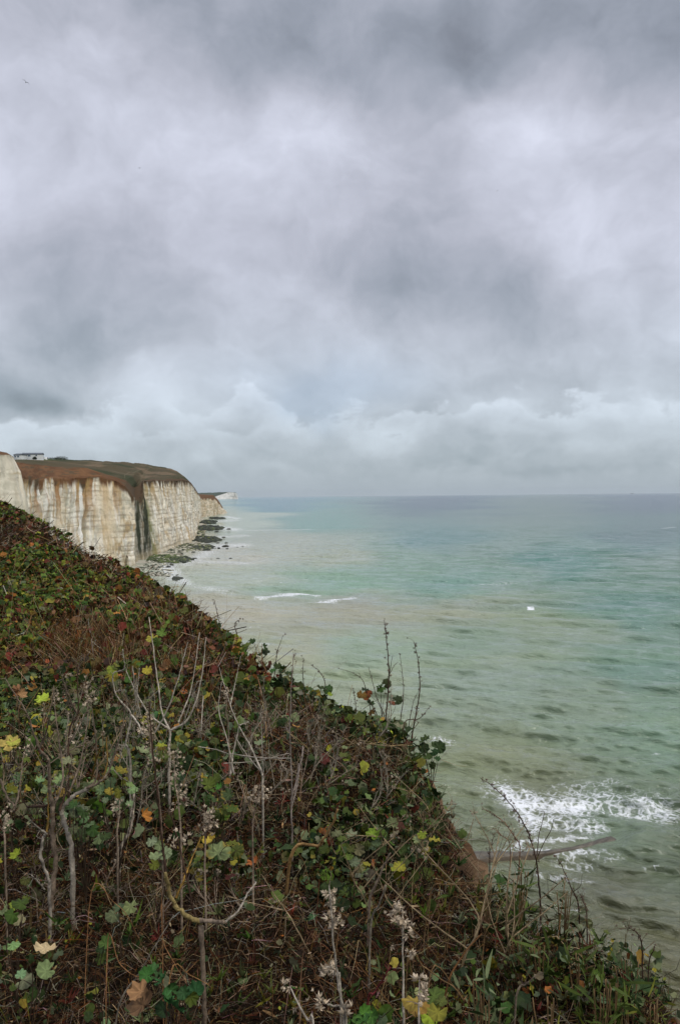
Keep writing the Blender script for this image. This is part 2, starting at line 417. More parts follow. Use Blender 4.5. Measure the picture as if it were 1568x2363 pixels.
    # scattered whitecaps
    for k in range(62):
        pv = 1165 + 1000 * R2.rand() ** 2.6; pu = 520 + 1050 * R2.rand()
        if k > 34: pu = 460 + 260 * R2.rand(); pv = 1195 + 160 * R2.rand()
        s_ = (pv - 1143) / 260.0
        seg(pu, pv, pu + (4 + 8 * R2.rand()) * min(1.6, .5 + s_), pv + R2.rand() * 2 - 1, 3.5 + 3 * s_, .8 + 1.2 * min(s_, 2), .42 + .34 * R2.rand())
    # water heaped up where it breaks, calmer in the lee of the groyne
    gl = np.clip((u - 1130) / 290, 0, 1); calm = np.exp(-((u - (1130 + 290 * gl)) / 40) ** 2 - ((v - (1978 - 38 * gl)) / 26) ** 2)
    zz = P[..., 2].ravel() * (1 - .85 * calm) - .02 * calm + 0.35 * foam * sm(1350, 1500, v) * (fbm(xr / 1.7, yr / 1.7, 0, 40, 4) - .35)
    zz += 0.45 * np.exp(-((u - 1224) / 28) ** 2 - ((v - 1408) / 7) ** 2)
    sw = np.exp(-((u - 1500) / 70) ** 2 - ((v - 1925) / 26) ** 2); zz += 0.55 * sw
    P = P.reshape(-1, 3); P[:, 2] = np.where(np.isfinite(zz), zz, 0)
    lean = 1.1 * np.clip(P[:, 2], -.6, .6) * (Rr.ravel() < 9000)      # crests lean the way they run
    P[:, 0] += math.sin(main) * lean; P[:, 1] += math.cos(main) * lean
    # foam texture coordinate stays in metres
    faces = grid_faces(nr, nc, wrap=True)
    # close the hole under the cliff
    m = bpy.data.materials.new('sea_water'); m.use_nodes = True
    nt = m.node_tree; N, L = nt.nodes, nt.links; b = N['Principled BSDF']
    at = N.new('ShaderNodeAttribute'); at.attribute_name = 'Col'
    fo = N.new('ShaderNodeAttribute'); fo.attribute_name = 'foam'
    tc = N.new('ShaderNodeTexCoord')
    mp = N.new('ShaderNodeMapping'); mp.vector_type = 'TEXTURE'; mp.inputs['Rotation'].default_value = (0, 0, math.radians(-20)); mp.inputs['Scale'].default_value = (2.6, 1.0, 1.0)
    L.new(tc.outputs['Object'], mp.inputs['Vector'])
    def nz(scale, det, rough, dist=0.0, vec=None):
        n = N.new('ShaderNodeTexNoise'); n.inputs['Scale'].default_value = scale; n.inputs['Detail'].default_value = det
        n.inputs['Roughness'].default_value = rough; n.inputs['Distortion'].default_value = dist
        L.new(vec or mp.outputs[0], n.inputs['Vector']); return n.outputs['Fac']
    def mt(op, a_, b_, clamp=False):
        n = N.new('ShaderNodeMath'); n.operation = op; n.use_clamp = clamp
        for i, q in enumerate((a_, b_)):
            if isinstance(q, (int, float)): n.inputs[i].default_value = q
            else: L.new(q, n.inputs[i])
        return n.outputs[0]
    def mr(x_, a_, b_, lo, hi):
        n = N.new('ShaderNodeMapRange'); n.interpolation_type = 'SMOOTHSTEP'; L.new(x_, n.inputs[0])
        for i, q in ((1, a_), (2, b_), (3, lo), (4, hi)): n.inputs[i].default_value = q
        return n.outputs[0]
    b1 = nz(2.2, 7, 0.66, 0.5); b2 = nz(0.55, 6, 0.62, 0.4); b3 = nz(0.16, 4, 0.6, 0.3)
    bp1 = N.new('ShaderNodeBump'); bp1.inputs['Distance'].default_value = 0.10; bp1.inputs['Strength'].default_value = 1.0; L.new(b1, bp1.inputs['Height'])
    bp2 = N.new('ShaderNodeBump'); bp2.inputs['Distance'].default_value = 0.70; bp2.inputs['Strength'].default_value = 1.0; L.new(b2, bp2.inputs['Height']); L.new(bp1.outputs[0], bp2.inputs['Normal'])
    bp3 = N.new('ShaderNodeBump'); bp3.inputs['Distance'].default_value = 1.1; bp3.inputs['Strength'].default_value = 1.0; L.new(b3, bp3.inputs['Height']); L.new(bp2.outputs[0], bp3.inputs['Normal'])
    ch = N.new('ShaderNodeAttribute'); ch.attribute_name = 'chop'      # open water is choppier than the lee of the cliffs
    for bp_ in (bp1, bp2, bp3): L.new(mt('MULTIPLY', ch.outputs['Fac'], bp_.inputs['Distance'].default_value), bp_.inputs['Distance'])
    # foam lace
    f1 = nz(1.7, 9, 0.70, 1.4, tc.outputs['Object']); f2 = nz(0.28, 5, 0.6, 1.2, tc.outputs['Object'])
    f3 = nz(1.1, 8, 0.6, 2.2, mp.outputs[0])
    ridge = mt('SUBTRACT', 1.0, mt('MULTIPLY', mt('ABSOLUTE', mt('SUBTRACT', f3, 0.5), 0), 7.0))
    th = mt('ADD', mt('MULTIPLY', f1, 0.40), mt('MULTIPLY', f2, 0.45))
    th = mt('ADD', th, mt('MULTIPLY', mr(ridge, 0.0, 1.0, 0.0, 1.0), 0.22))
    vo = N.new('ShaderNodeTexVoronoi'); vo.feature = 'DISTANCE_TO_EDGE'; vo.inputs['Scale'].default_value = 1.15
    wv = N.new('ShaderNodeVectorMath'); wv.operation = 'SCALE'; wv.inputs['Scale'].default_value = 2.6
    nn_ = N.new('ShaderNodeTexNoise'); nn_.inputs['Scale'].default_value = 0.55; nn_.inputs['Detail'].default_value = 5; L.new(tc.outputs['Object'], nn_.inputs['Vector'])
    L.new(nn_.outputs['Color'], wv.inputs[0]); av = N.new('ShaderNodeVectorMath'); L.new(wv.outputs[0], av.inputs[0]); L.new(tc.outputs['Object'], av.inputs[1]); L.new(av.outputs[0], vo.inputs['Vector'])
    lace = mr(vo.outputs['Distance'], 0.0, 0.26, 1.0, 0.0)
    th = mt('ADD', mt('MULTIPLY', f1, 0.50), mt('MULTIPLY', f2, 0.50))
    th = mt('ADD', th, mt('MULTIPLY', mr(ridge, 0.0, 1.0, 0.0, 1.0), 0.16))
    th = mt('ADD', th, mt('MULTIPLY', lace, 0.26))
    q = mt('SUBTRACT', mt('ADD', mt('MULTIPLY', fo.outputs['Fac'], 0.52), th), 1.03)
    fm = mr(q, -0.05, 0.42, 0.0, 1.0)
    fm = mt('MULTIPLY', fm, mr(fo.outputs['Fac'], 0.12, 0.4, 0.0, 1.0))
    mx = N.new('ShaderNodeMix'); mx.data_type = 'RGBA'; L.new(fm, mx.inputs[0]); L.new(at.outputs['Color'], mx.inputs[6]); mx.inputs[7].default_value = (0.86, 0.88, 0.88, 1)
    L.new(mx.outputs[2], b.inputs['Base Color'])
    L.new(mr(fm, 0, 1, 0.07, 0.8), b.inputs['Roughness'])
    b.inputs['IOR'].default_value = 1.5; b.inputs['Specular IOR Level'].default_value = 0.5
    L.new(bp3.outputs[0], b.inputs['Normal'])
    o = mesh_np('sea', P, [faces], m, c, smooth=True, attrs={'foam': foam, 'chop': 1 + 3.2 * sm(math.log(130), math.log(2000), lr)})
    tag(o, 'choppy grey green sea with brown sediment streaks below the cliffs', 'sea', kind='structure')
SEA_CAL = [(0.12, 0.3, 0.4), (0.12, 0.3, 0.4), (0.12, 0.671, 0.705), (0.12, 0.532, 0.453), (0.439, 0.744, 0.629), (0.589, 0.941, 0.72), (1.262, 1.249, 0.958), (1.078, 1.02, 0.845), (1.088, 1.059, 0.838), (1.139, 1.089, 0.876), (0.769, 0.916, 0.698), (0.545, 0.821, 0.655), (1.041, 1.032, 0.843), (0.801, 0.964, 0.841), (0.769, 0.961, 0.743), (0.637, 0.825, 0.719), (0.947, 0.922, 0.823), (0.9, 0.887, 0.802), (1.012, 0.973, 0.905), (0.926, 0.948, 0.773), (0.853, 0.904, 0.772), (0.797, 0.895, 0.787), (1.12, 1.06, 0.93), (0.975, 0.935, 0.746), (0.919, 0.964, 0.802), (1.12, 1.06, 0.93), (1.12, 1.06, 0.93), (1.12, 1.06, 0.93), (1.12, 1.06, 0.93), (1.042, 0.986, 0.865), (0.896, 0.848, 0.744), (0.896, 0.848, 0.744), (0.896, 0.848, 0.744), (1.042, 0.986, 0.865), (0.896, 0.848, 0.744), (0.896, 0.848, 0.744)]
build_sea()

# ---------------------------------------------------------------- the near cliff top
EDGE = [  # photo place of the vegetation's edge and its distance
    (1600, 2500, 2.3), (1605, 2300, 2.75), (1520, 2150, 3.1), (1345, 2060, 3.4), (1215, 2000, 3.65), (1110, 1960, 3.95), (1075, 1890, 4.25), (1030, 1800, 4.8), (980, 1700, 5.5),
    (935, 1650, 6.2), (830, 1632, 7.0), (765, 1595, 7.8), (660, 1545, 9.0), (590, 1495, 10), (490, 1415, 12.5), (405, 1355, 16), (310, 1308, 20),
    (205, 1252, 24), (105, 1197, 27), (0, 1150, 30)]
ep = np.array([W(u, v, d) for u, v, d in EDGE])
ye = np.concatenate([[-12, 0, 1.5], ep[:, 1], [36, 48, 64]])
xe_ = np.concatenate([[3.2, 2.0, 1.5], ep[:, 0], [-19, -33, -50]])
ze_ = np.concatenate([[ep[0, 2], ep[0, 2], ep[0, 2]], ep[:, 2], [H - 1.2, H - 4, H - 8]])
def xedge(y): return np.interp(y, ye, xe_) + (noise(y * 1.3, 0.5, 0, 61) - .5) * 0.10 + (noise(y * 4.3, 0.5, 0, 62) - .5) * 0.06
def veg_h(y): return np.interp(y, [0, 4, 10, 30], [0.16, 0.18, 0.26, 0.36])
def ground(x, y):
    a = np.maximum(xedge(y) - x, 0)
    z = np.interp(y, ye, ze_) - veg_h(y)
    z = z + (fbm(x * .7, y * .7, 0, 71, 4) - .5) * np.interp(y, [0, 6, 30], [.16, .35, .7]) * sm(0, .8, a)
    z = z - 0.10 * np.exp(-a / 0.25) + 0.01 * a
    return z
SOIL = np.array([.022, .014, .009])  # earth darkened in its colour to stand for shade between the plants
def bare(x, y):
    a = xedge(y) - x + (noise(y * 9, x * 9, 0, 64) - .5) * .08
    return sm(3.75, 3.95, y) * sm(4.75, 4.35, y) * sm(.13, .07, a)
def build_ground():
    ys = np.concatenate([np.arange(-12, 1, .4), np.arange(1, 8, .035), np.arange(8, 34, .12), np.arange(34, 64.1, .8)])
    a = np.concatenate([[0, .02, .05, .09], np.geomspace(.14, 45, 110)])[::-1]
    prof = [(.05, -.06), (.10, -.2), (.14, -.4), (.2, -.7), (.27, -1.05), (.33, -1.5), (.42, -2.2), (.55, -3.2), (.8, -5), (1.2, -8), (1.8, -12), (2.6, -18), (3.4, -24), (4.4, -31.4)]
    rows, cols = [], []
    xe = xedge(ys); zt = ground(xe, ys)
    for q in a:
        x = xe - q; z = ground(x, ys); rows.append(np.stack([x, ys, z], -1))
        n = fbm(x * 3, ys * 3, 0, 80, 4)
        c = mixc(np.broadcast_to(SOIL, (len(ys), 3)), [.036, .023, .015], sm(.4, .7, n)); c = mixc(c, np.array([.085, .052, .030]) * (.3 + 1.3 * noise(x * 22, ys * 22, 0, 66))[:, None], bare(x, ys) * (.5 + .5 * sm(.3, .6, n))); cols.append(c)
    tx = np.gradient(np.interp(ys, ye, xe_), ys); nx = 1 / np.sqrt(1 + tx ** 2); ny = -tx * nx
    for (b_, dz) in prof:
        w = (fbm(ys * 3.4 + 10, dz * 2.2, 0, 83, 5) - .5) * min(1.2, .16 + abs(dz) * .12) + (np.floor(noise(ys * 9, dz * 7, 0, 84) * 4) / 4 - .4) * .05 + (noise(ys * 24, dz * 20, 0, 85) - .5) * .03
        x = xe + nx * (b_ + w); y = ys + ny * (b_ + w) * .6
        z = zt + dz if dz > -31 else np.full_like(zt, -0.8)
        rows.append(np.stack([x, y, z], -1))
        n = fbm(ys * 5, dz * 4, 0, 88, 4)
        earth = mixc(np.broadcast_to([.11, .062, .034], (len(ys), 3)), [.19, .12, .07], sm(.35, .7, n)) * (.6 + .8 * noise(ys * 19, dz * 15, 0, 67))[:, None]
        chalk = np.array([.55, .51, .42])
        cols.append(mixc(earth, chalk, np.full(len(ys), sm(1.8, 3.5, -dz))))
    V = np.array(rows); C = np.array(cols)
    o = mesh_np('cliff_ground', V.reshape(-1, 3), [grid_faces(len(rows), len(ys))], M_SOIL, C.reshape(-1, 3), smooth=True)
    tag(o, 'brown earth of the cliff top underfoot, ending in a crumbling earth edge', 'cliff top', kind='structure')
build_ground()

# ---------------------------------------------------------------- distant chalk headlands
def headland(name, cols, nrow_sub, ncol_sub, colorfn, face_rows, famp, tamp, mat, label, cat, seed):
    cols = np.array(cols, float)          # (ncol, nrow, 3)
    nc, nr, _ = cols.shape
    cs = np.concatenate([np.linspace(i, i + 1, ncol_sub[i], endpoint=False) for i in range(nc - 1)] + [[nc - 1]])
    rs = np.concatenate([np.linspace(i, i + 1, nrow_sub[i], endpoint=False) for i in range(nr - 1)] + [[nr - 1]])
    def interp1(arr, s):                   # linear
        i = np.clip(np.floor(s).astype(int), 0, len(arr) - 2); f = (s - i)
        f = f.reshape((-1,) + (1,) * (arr.ndim - 1))
        return arr[i] * (1 - f) + arr[i + 1] * f
    P = interp1(cols, cs)                  # (ncs, nr, 3)
    k = np.array([.25, .5, .25])
    for _i in range(3):
        Q = P.copy(); Q[1:-1] = k[0] * P[:-2] + k[1] * P[1:-1] + k[2] * P[2:]; P = Q
    P = interp1(P.transpose(1, 0, 2), rs)  # (nrs, ncs, 3)
    T = np.gradient(P, axis=1); Nn = np.stack([T[..., 1], -T[..., 0], np.zeros(T.shape[:2])], -1)
    Nn /= np.linalg.norm(Nn, axis=-1, keepdims=True) + 1e-9
    toc = CAM - P; sgn = np.sign((Nn * toc).sum(-1, keepdims=True)); 
    Nn = Nn * np.sign(np.median(sgn)) 
    s = np.concatenate([[0], np.cumsum(np.linalg.norm(np.diff(P[0], axis=0), axis=-1))])
    S = np.broadcast_to(s, P.shape[:2]); Z = P[..., 2]
    RR = np.broadcast_to(rs[:, None], P.shape[:2]); CC = np.broadcast_to(cs[None, :], P.shape[:2])
    wf = 1 - sm(face_rows - .15, face_rows + .15, RR)
    fl = (fbm(S / 15, Z / 24, 0, seed, 4) - .5) * .9 + (fbm(S / 4, Z / 9, 0, seed + 1, 5) - .5) * .45 + .30 * (np.floor(fbm(S / 9 + .1 * noise(S / 2, Z / 3, 0, 3), Z / 60, 7, seed + 8, 3) * 9) / 9 - .5) * 2 + .12 * (np.floor(noise(S / 6, Z / 5, 2, seed + 9) * 4) / 4 - .4)
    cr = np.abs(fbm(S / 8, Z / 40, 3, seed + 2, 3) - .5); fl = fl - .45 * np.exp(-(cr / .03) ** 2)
    fl = fl + .10 * (noise(S / 30, Z / 1.1, 0, seed + 3) - .5)
    P = P + Nn * (famp * wf * fl)[..., None]
    P[..., 2] += tamp * (1 - wf) * (fbm(P[..., 0] / 28, P[..., 1] / 28, 0, seed + 4, 5) - .5)
    P[..., 2] += wf * sm(.5, 1.0, RR / face_rows) * (fbm(S / 5, 0 * Z, 0, seed + 6, 3) - .5) * famp * .5
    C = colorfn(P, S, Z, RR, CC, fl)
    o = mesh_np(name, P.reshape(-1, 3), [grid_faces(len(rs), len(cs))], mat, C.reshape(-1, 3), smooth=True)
    return tag(o, label, cat, kind='structure')

def chalk_col(P, S, Z, frac, seed, warm=0.5, fl=None):
    c = np.broadcast_to(np.array([.82, .765, .62]), P.shape).copy()
    wp = (fbm(S / 9, Z / 9, 1, seed + 40, 3) - .5) * 6
    st = fbm(S / 4.0 + wp * .12, Z / 13, 0, seed, 5)
    st2 = fbm((S + wp) / 15, (Z + wp) / 17, 4, seed + 1, 5)
    c = mixc(c, [.60, .50, .34], sm(.46, .62, st2) * (.10 + warm * .62))
    c = mixc(c, [.56, .47, .32], sm(.50, .66, st) * (.30 + warm * .42))
    c = mixc(c, [.40, .27, .12], sm(.58, .68, fbm(S / 1.7, Z / 9, 8, seed + 2, 5)) * (.25 + .6 * warm))
    c = mixc(c, [.40, .39, .31], sm(.56, .70, fbm(S / 3.0, Z / 6, 2, seed + 3, 5)) * .65)
    c = mixc(c, [.80, .79, .73], sm(.56, .66, fbm(S / 1.4, Z / 12, 5, seed + 9, 4)) * .6)
    c = c * (0.78 + .40 * fbm(S / .9, Z / 1.1, 3, seed + 8, 3))[..., None]
    c = mixc(c, [.33, .30, .25], sm(.62, .70, fbm((S + wp) / 2.4, (Z + .6 * S) / 3.2, 9, seed + 50, 4)) * .6)
    # flint bands
    zz = Z + 1.2 * (noise(S / 25, 0 * Z, 0, seed + 4) - .5)
    ln = sm(.80, .97, np.abs(np.sin(zz * 1.35 + 2 * noise(zz / 7, 0 * zz, 0, seed + 5)))) * sm(.42, .58, fbm(S / 6, Z / 2, 6, seed + 6, 3))
    c = mixc(c, [.30, .24, .17], ln * .60)
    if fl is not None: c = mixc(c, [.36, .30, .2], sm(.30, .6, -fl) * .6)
    return c
BZ = lambda u, d: Wz(u, d, -1.5)
# middle headland with the slipped brown bank, the dark gully and the tall block
cols = []
for (bu, bd, ch, so_, mi, cr) in [
    (-30, 235, (-30, 1100, 240), (-30, 1068, 262), (-30, 1062, 300), (-30, 1062, 420)),
    (30, 262, (40, 1104, 265), (42, 1070, 285), (40, 1064, 330), (45, 1061, 425)),
    (90, 300, (90, 1110, 303), (95, 1073, 325), (97, 1065, 380), (100, 1059, 440)),
    (130, 325, (130, 1103, 328), (130, 1076, 345), (142, 1067, 420), (150, 1059, 560)),
    (180, 345, (180, 1104, 347), (200, 1083, 362), (215, 1073, 450), (230, 1064.5, 650)),
    (240, 360, (232, 1104, 362), (245, 1096, 370), (265, 1081, 480), (300, 1068, 750)),
    (278, 366, (268, 1112, 368), (275, 1105, 374), (290, 1088, 480), (335, 1071, 850)),
    (298, 368, (290, 1124, 370), (291, 1110, 380), (312, 1094, 480), (350, 1073, 870)),
    (307, 370, (307, 1146, 376), (303, 1124, 392), (320, 1101, 500), (358, 1075, 880)),
    (313, 404, (313, 1156, 412), (310, 1126, 430), (327, 1104, 510), (364, 1076, 885)),
    (338, 412, (326, 1150, 416), (318, 1122, 432), (336, 1104, 512), (372, 1077, 890)),
    (351, 436, (332, 1111, 434), (330, 1107, 445), (350, 1100, 520), (384, 1079, 890)),
    (376, 462, (354, 1109.5, 462), (351, 1106, 470), (366, 1098, 560), (388, 1080, 860)),
    (400, 491, (378, 1109, 490), (375, 1105, 498), (384, 1097, 580), (394, 1082, 830)),
    (430, 547, (413, 1109, 548), (411, 1104, 555), (411, 1097, 630), (408, 1088, 820)),
    (449, 587, (432, 1110, 600), (430, 1106, 610), (426, 1102, 660), (422, 1098, 810)),
    (454, 740, (443, 1118, 745), (440, 1114, 760), (436, 1111, 800), (430, 1105, 860)),
    (459, 1000, (452, 1131, 1000), (450, 1127, 1010), (447, 1124, 1080), (442, 1120, 1200)),
    (466, 1230, (461, 1144, 1230), (458, 1141, 1240), (455, 1139, 1300), (452, 1137, 1400))]:
    ch, so_, mi, cr = (W(*q) for q in (ch, so_, mi, cr))
    bk = cr + np.array([-60, 260, -30.0])
    cols.append([BZ(bu, bd), ch, so_, mi, cr, bk])
def col_mid(P, S, Z, R, Cc, fl):
    c = chalk_col(P, S, Z, R, 200, .75, fl)
    top = sm(.45, 1.0, R)
    dr = fbm(S / 3.0, Z / 30, 1, 230, 4)
    c = mixc(c, [.34, .17, .06], sm(.62, .40, dr) * 0 + sm(.5, .64, dr) * top * sm(7, 5, Cc) * .95)
    c = mixc(c, [.40, .27, .11], sm(.5, .62, fbm(S / 2.2, Z / 26, 7, 233, 4)) * sm(.6, 1, R) * .8)
    c = mixc(c, [.82, .80, .74], np.exp(-((Cc - 4.25) / .42) ** 2) * .75 * sm(1.05, .95, R) * sm(.62, .5, dr))
    c = mixc(c, [.72, .58, .38], np.exp(-((Cc - 5.3) / .4) ** 2) * .6 * sm(1.05, .95, R))
    # gully coloured dark green to near black
    g = np.exp(-((Cc - 9.85) / 1.15) ** 6) * sm(1.25, .95, R)
    c = mixc(c, np.array([.045, .05, .032]), np.clip(g * 1.05, 0, 1) * (.55 + .45 * sm(.3, .5, fbm(S / 1.5, Z / 14, 0, 240, 4))))
    c = mixc(c, [.15, .16, .05], np.exp(-((Cc - 11.25 + .2 * R) / .40) ** 2) * .9 * sm(1.02, .9, R) * sm(.3, .5, fbm(S / 2, Z / 8, 0, 241, 4)))
    c = mixc(c, [.22, .21, .15], np.exp(-((Cc - 8.5) / .25) ** 2) * .8 * sm(1, .9, R))
    # base stained by the sea
    c = mixc(c, [.40, .33, .20], sm(5.5, 1.0, Z) * .45)
    # soil rows and the slipped bank
    soil = mixc(np.broadcast_to([.12, .06, .03], P.shape), [.17, .088, .042], sm(.38, .62, fbm(S / 12, R * 5, 0, 250, 4)) * sm(6, 4.6, Cc))
    soil = mixc(soil, [.10, .07, .04], sm(.55, .7, fbm(S / 7, R * 9, 3, 251, 4)))
    soil = mixc(soil, [.085, .06, .035], sm(6, 7.5, Cc) * .8)
    edge = 1 - .03 + .20 * (fbm(S / 2.2, 0 * S, 0, 252, 4) - .5)
    c = mixc(c, soil, sm(edge - .06, edge + .02, R))
    turf = np.broadcast_to([.085, .068, .036], P.shape)
    n = fbm(P[..., 0] / 18, P[..., 1] / 60, 0, 260, 5)
    turf = mixc(turf, [.045, .05, .022], sm(.5, .66, n))
    turf = mixc(turf, [.15, .11, .065], sm(.56, .70, fbm(P[..., 0] / 14, P[..., 1] / 90, 4, 262, 4)))
    turf = mixc(turf, [.09, .13, .04], np.exp(-((Cc - 1.7) / .9) ** 2) * sm(3.3, 3.7, R) * .8)
    turf = mixc(turf, [.03, .045, .02], np.exp(-((Cc - 3.1) / .8) ** 2) * sm(3.4, 3.8, R) * .85)
    # trodden paths
    pth = np.exp(-((Cc - 9.2 + 1.6 * np.sin(R * 2.2)) / .09) ** 2) + np.exp(-((Cc - 6.7 + .5 * np.sin(R * 3)) / .06) ** 2) + .7 * np.exp(-((R - 2.9 - .25 * np.sin(Cc * .9)) / .035) ** 2)
    turf = mixc(turf, [.20, .16, .10], np.clip(pth, 0, 1) * .45 * sm(2, 2.3, R))
    return mixc(c, turf, sm(1.97, 2.08, R + .10 * (fbm(S / 6, 0 * S, 9, 263, 3) - .5)))
headland('chalk_headland', cols, [130, 26, 26, 26, 4], [8, 24, 34, 40, 56, 56, 44, 30, 22, 18, 18, 18, 44, 44, 54, 44, 46, 40], col_mid, 1.0, 3.6, 3.0,
         M_CHALK, 'tall chalk cliff with a dark gully and brown slipped bank under downland', 'cliff', 300)
# near white cliff at the left
cols = []
for (bu, bd, lo, mi, ch, so_, inl) in [
    (-520, 120, (-520, 1160, 119), (-520, 1090, 119), (-520, 1046, 120), (-520, 1032, 122), (-560, 1030, 160)),
    (-260, 135, (-270, 1160, 134), (-270, 1090, 135), (-270, 1046, 136), (-270, 1036, 138), (-280, 1034, 180)),
    (-60, 146, (-75, 1160, 146), (-80, 1090, 147), (-84, 1048, 148), (-84, 1040, 150), (-90, 1038, 190)),
    (30, 150, (14, 1160, 151), (4, 1090, 151), (-2, 1048, 152), (-6, 1041, 154), (-10, 1040, 200)),
    (72, 154, (50, 1158, 155), (38, 1092, 156), (26, 1051, 158), (15, 1045, 160), (-4, 1044, 200)),
    (88, 162, (64, 1157, 162), (50, 1088, 164), (33, 1056, 167), (20, 1048, 170), (0, 1046, 205)),
    (90, 180, (64, 1155, 184), (50, 1088, 188), (31, 1056, 192), (18, 1050, 196), (0, 1047, 215)),
    (60, 225, (40, 1150, 228), (30, 1090, 230), (12, 1058, 232), (5, 1054, 234), (-10, 1052, 240))]:
    cols.append([BZ(bu, bd)] + [W(*q) for q in (lo, mi, ch, so_, inl)])
def col_near(P, S, Z, R, Cc, fl):
    c = chalk_col(P, S, Z, R, 400, .12, fl)
    c = mixc(c, [.68, .62, .47], np.full(S.shape, .5)) * .86
    c = mixc(c, [.45, .34, .18], np.exp(-((Z - H - 5.3 + .8 * noise(S / 6, 0 * S, 0, 411)) / .22) ** 2) * .6 * sm(.3, .5, noise(S / 3, Z, 0, 413)))
    c = mixc(c, [.13, .07, .035], sm(2.95, 3.12, R + .14 * (fbm(S / 2.5, 0 * S, 0, 412, 3) - .5)))
    return mixc(c, [.07, .06, .03], sm(4, 4.2, R))
headland('white_cliff', cols, [14, 60, 30, 12, 10], [8, 20, 50, 50, 34, 24, 20], col_near, 3.0, 1.8, .6, M_CHALK,
         'nearest white chalk cliff, cut off by the frame on the far left', 'cliff', 420)
# third headland
cols = []
for (bu, bd, ch, so_, cr) in [
    (440, 1180, (440, 1149, 1190), (440, 1142, 1200), (436, 1141, 1400)),
    (464, 1225, (462, 1151, 1228), (462, 1142, 1240), (460, 1141, 1400)),
    (482, 1300, (480, 1151, 1300), (479, 1142.5, 1310), (477, 1141.5, 1420)),
    (496, 1380, (495, 1151, 1380), (494, 1143.5, 1385), (490, 1142.5, 1470)),
    (508, 1430, (505, 1162, 1430), (503, 1155, 1435), (498, 1149, 1500)),
    (518, 1480, (515, 1174, 1480), (512, 1167, 1490), (506, 1158, 1520)),
    (521, 1560, (517, 1177, 1560), (513, 1170, 1570), (506, 1160, 1590)),
    (500, 1900, (498, 1165, 1900), (496, 1160, 1900), (490, 1150, 1900))]:
    c4 = W(*cr)
    cols.append([BZ(bu, bd), W(*ch), W(*so_), c4, c4 + np.array([-120, 160, -20.])])
def col_third(P, S, Z, R, Cc, fl):
    c = chalk_col(P, S / 1.6, Z, R, 500, 1.0, fl)
    c = mixc(c, [.50, .36, .2], np.full(S.shape, .35))
    return mixc(c, [.16, .09, .05], sm(.93, 1.05, R + .3 * (fbm(S / 10, 0 * S, 0, 502, 3) - .5)))
headland('far_chalk_headland', cols, [60, 12, 12, 3], [10, 40, 40, 30, 30, 16, 16], col_third, 1.0, 8.0, 3.0, M_CHALK,
         'lower ochre stained chalk cliff jutting out beyond the tall cliff', 'cliff', 520)
# headland on the horizon
cols = []
for (bu, bd, ch, so_) in [
    (400, 9000, (400, 1149, 9300), (400, 1139, 11000)), (455, 9300, (455, 1149.5, 9500), (455, 1137.5, 10800)), (494, 9500, (494, 1147, 9600), (494, 1136.4, 10400)),
    (512, 9600, (511, 1141.5, 9650), (511, 1135.8, 10100)), (528, 9700, (526, 1136.2, 9740), (526, 1135.4, 9800)), (546, 9800, (543, 1136.6, 9800), (542, 1136, 9850)),
    (549.5, 10000, (547.5, 1139, 10000), (546, 1138, 10050)), (548, 10600, (546, 1141, 10600), (544, 1140, 10600))]:
    s_ = W(*so_)
    cols.append([BZ(bu, bd), W(*ch), s_, s_ + np.array([-300, 900, -60.])])
def col_far(P, S, Z, R, Cc, fl):
    c = np.broadcast_to([.70, .68, .62], P.shape)
    c = mixc(c, [.42, .38, .32], sm(.5, .68, fbm(S / 60, Z / 120, 0, 600, 4)) * .7)
    c = mixc(c, [.35, .36, .30], sm(3.2, 1.5, Cc) * .6)
    return mixc(c, [.07, .09, .06], sm(.95, 1.08, R))
headland('distant_headland', cols, [30, 14, 3], [12, 24, 24, 24, 30, 16, 8], col_far, 1.0, 25.0, 12.0, M_FARCHALK,
         'pale chalk headland on the horizon with a dark green back', 'headland', 620)

# ---------------------------------------------------------------- shore rocks
ICO_V = []
g_ = (1 + 5 ** .5) / 2
ICO_V = np.array([(-1, g_, 0), (1, g_, 0), (-1, -g_, 0), (1, -g_, 0), (0, -1, g_), (0, 1, g_), (0, -1, -g_), (0, 1, -g_), (g_, 0, -1), (g_, 0, 1), (-g_, 0, -1), (-g_, 0, 1)]) / math.sqrt(1 + g_ * g_)
ICO_F = np.array([(0, 11, 5), (0, 5, 1), (0, 1, 7), (0, 7, 10), (0, 10, 11), (1, 5, 9), (5, 11, 4), (11, 10, 2), (10, 7, 6), (7, 1, 8), (3, 9, 4), (3, 4, 2), (3, 2, 6), (3, 6, 8), (3, 8, 9), (4, 9, 5), (2, 4, 11), (6, 2, 10), (8, 6, 7), (9, 8, 1)])
def subdiv(V, Fc):
    V = list(map(tuple, V)); cache = {}; out = []
    def mid(a, b):
        k = (min(a, b), max(a, b))
        if k not in cache:
            p = (np.array(V[a]) + np.array(V[b])) / 2; p = p / np.linalg.norm(p); cache[k] = len(V); V.append(tuple(p))
        return cache[k]
    for a, b, c in Fc:
        ab, bc, ca = mid(a, b), mid(b, c), mid(c, a)
        out += [(a, ab, ca), (b, bc, ab), (c, ca, bc), (ab, bc, ca)]
    return np.array(V), np.array(out)
ICO2_V, ICO2_F = subdiv(ICO_V, ICO_F)
ICO3_V, ICO3_F = subdiv(ICO2_V, ICO2_F)
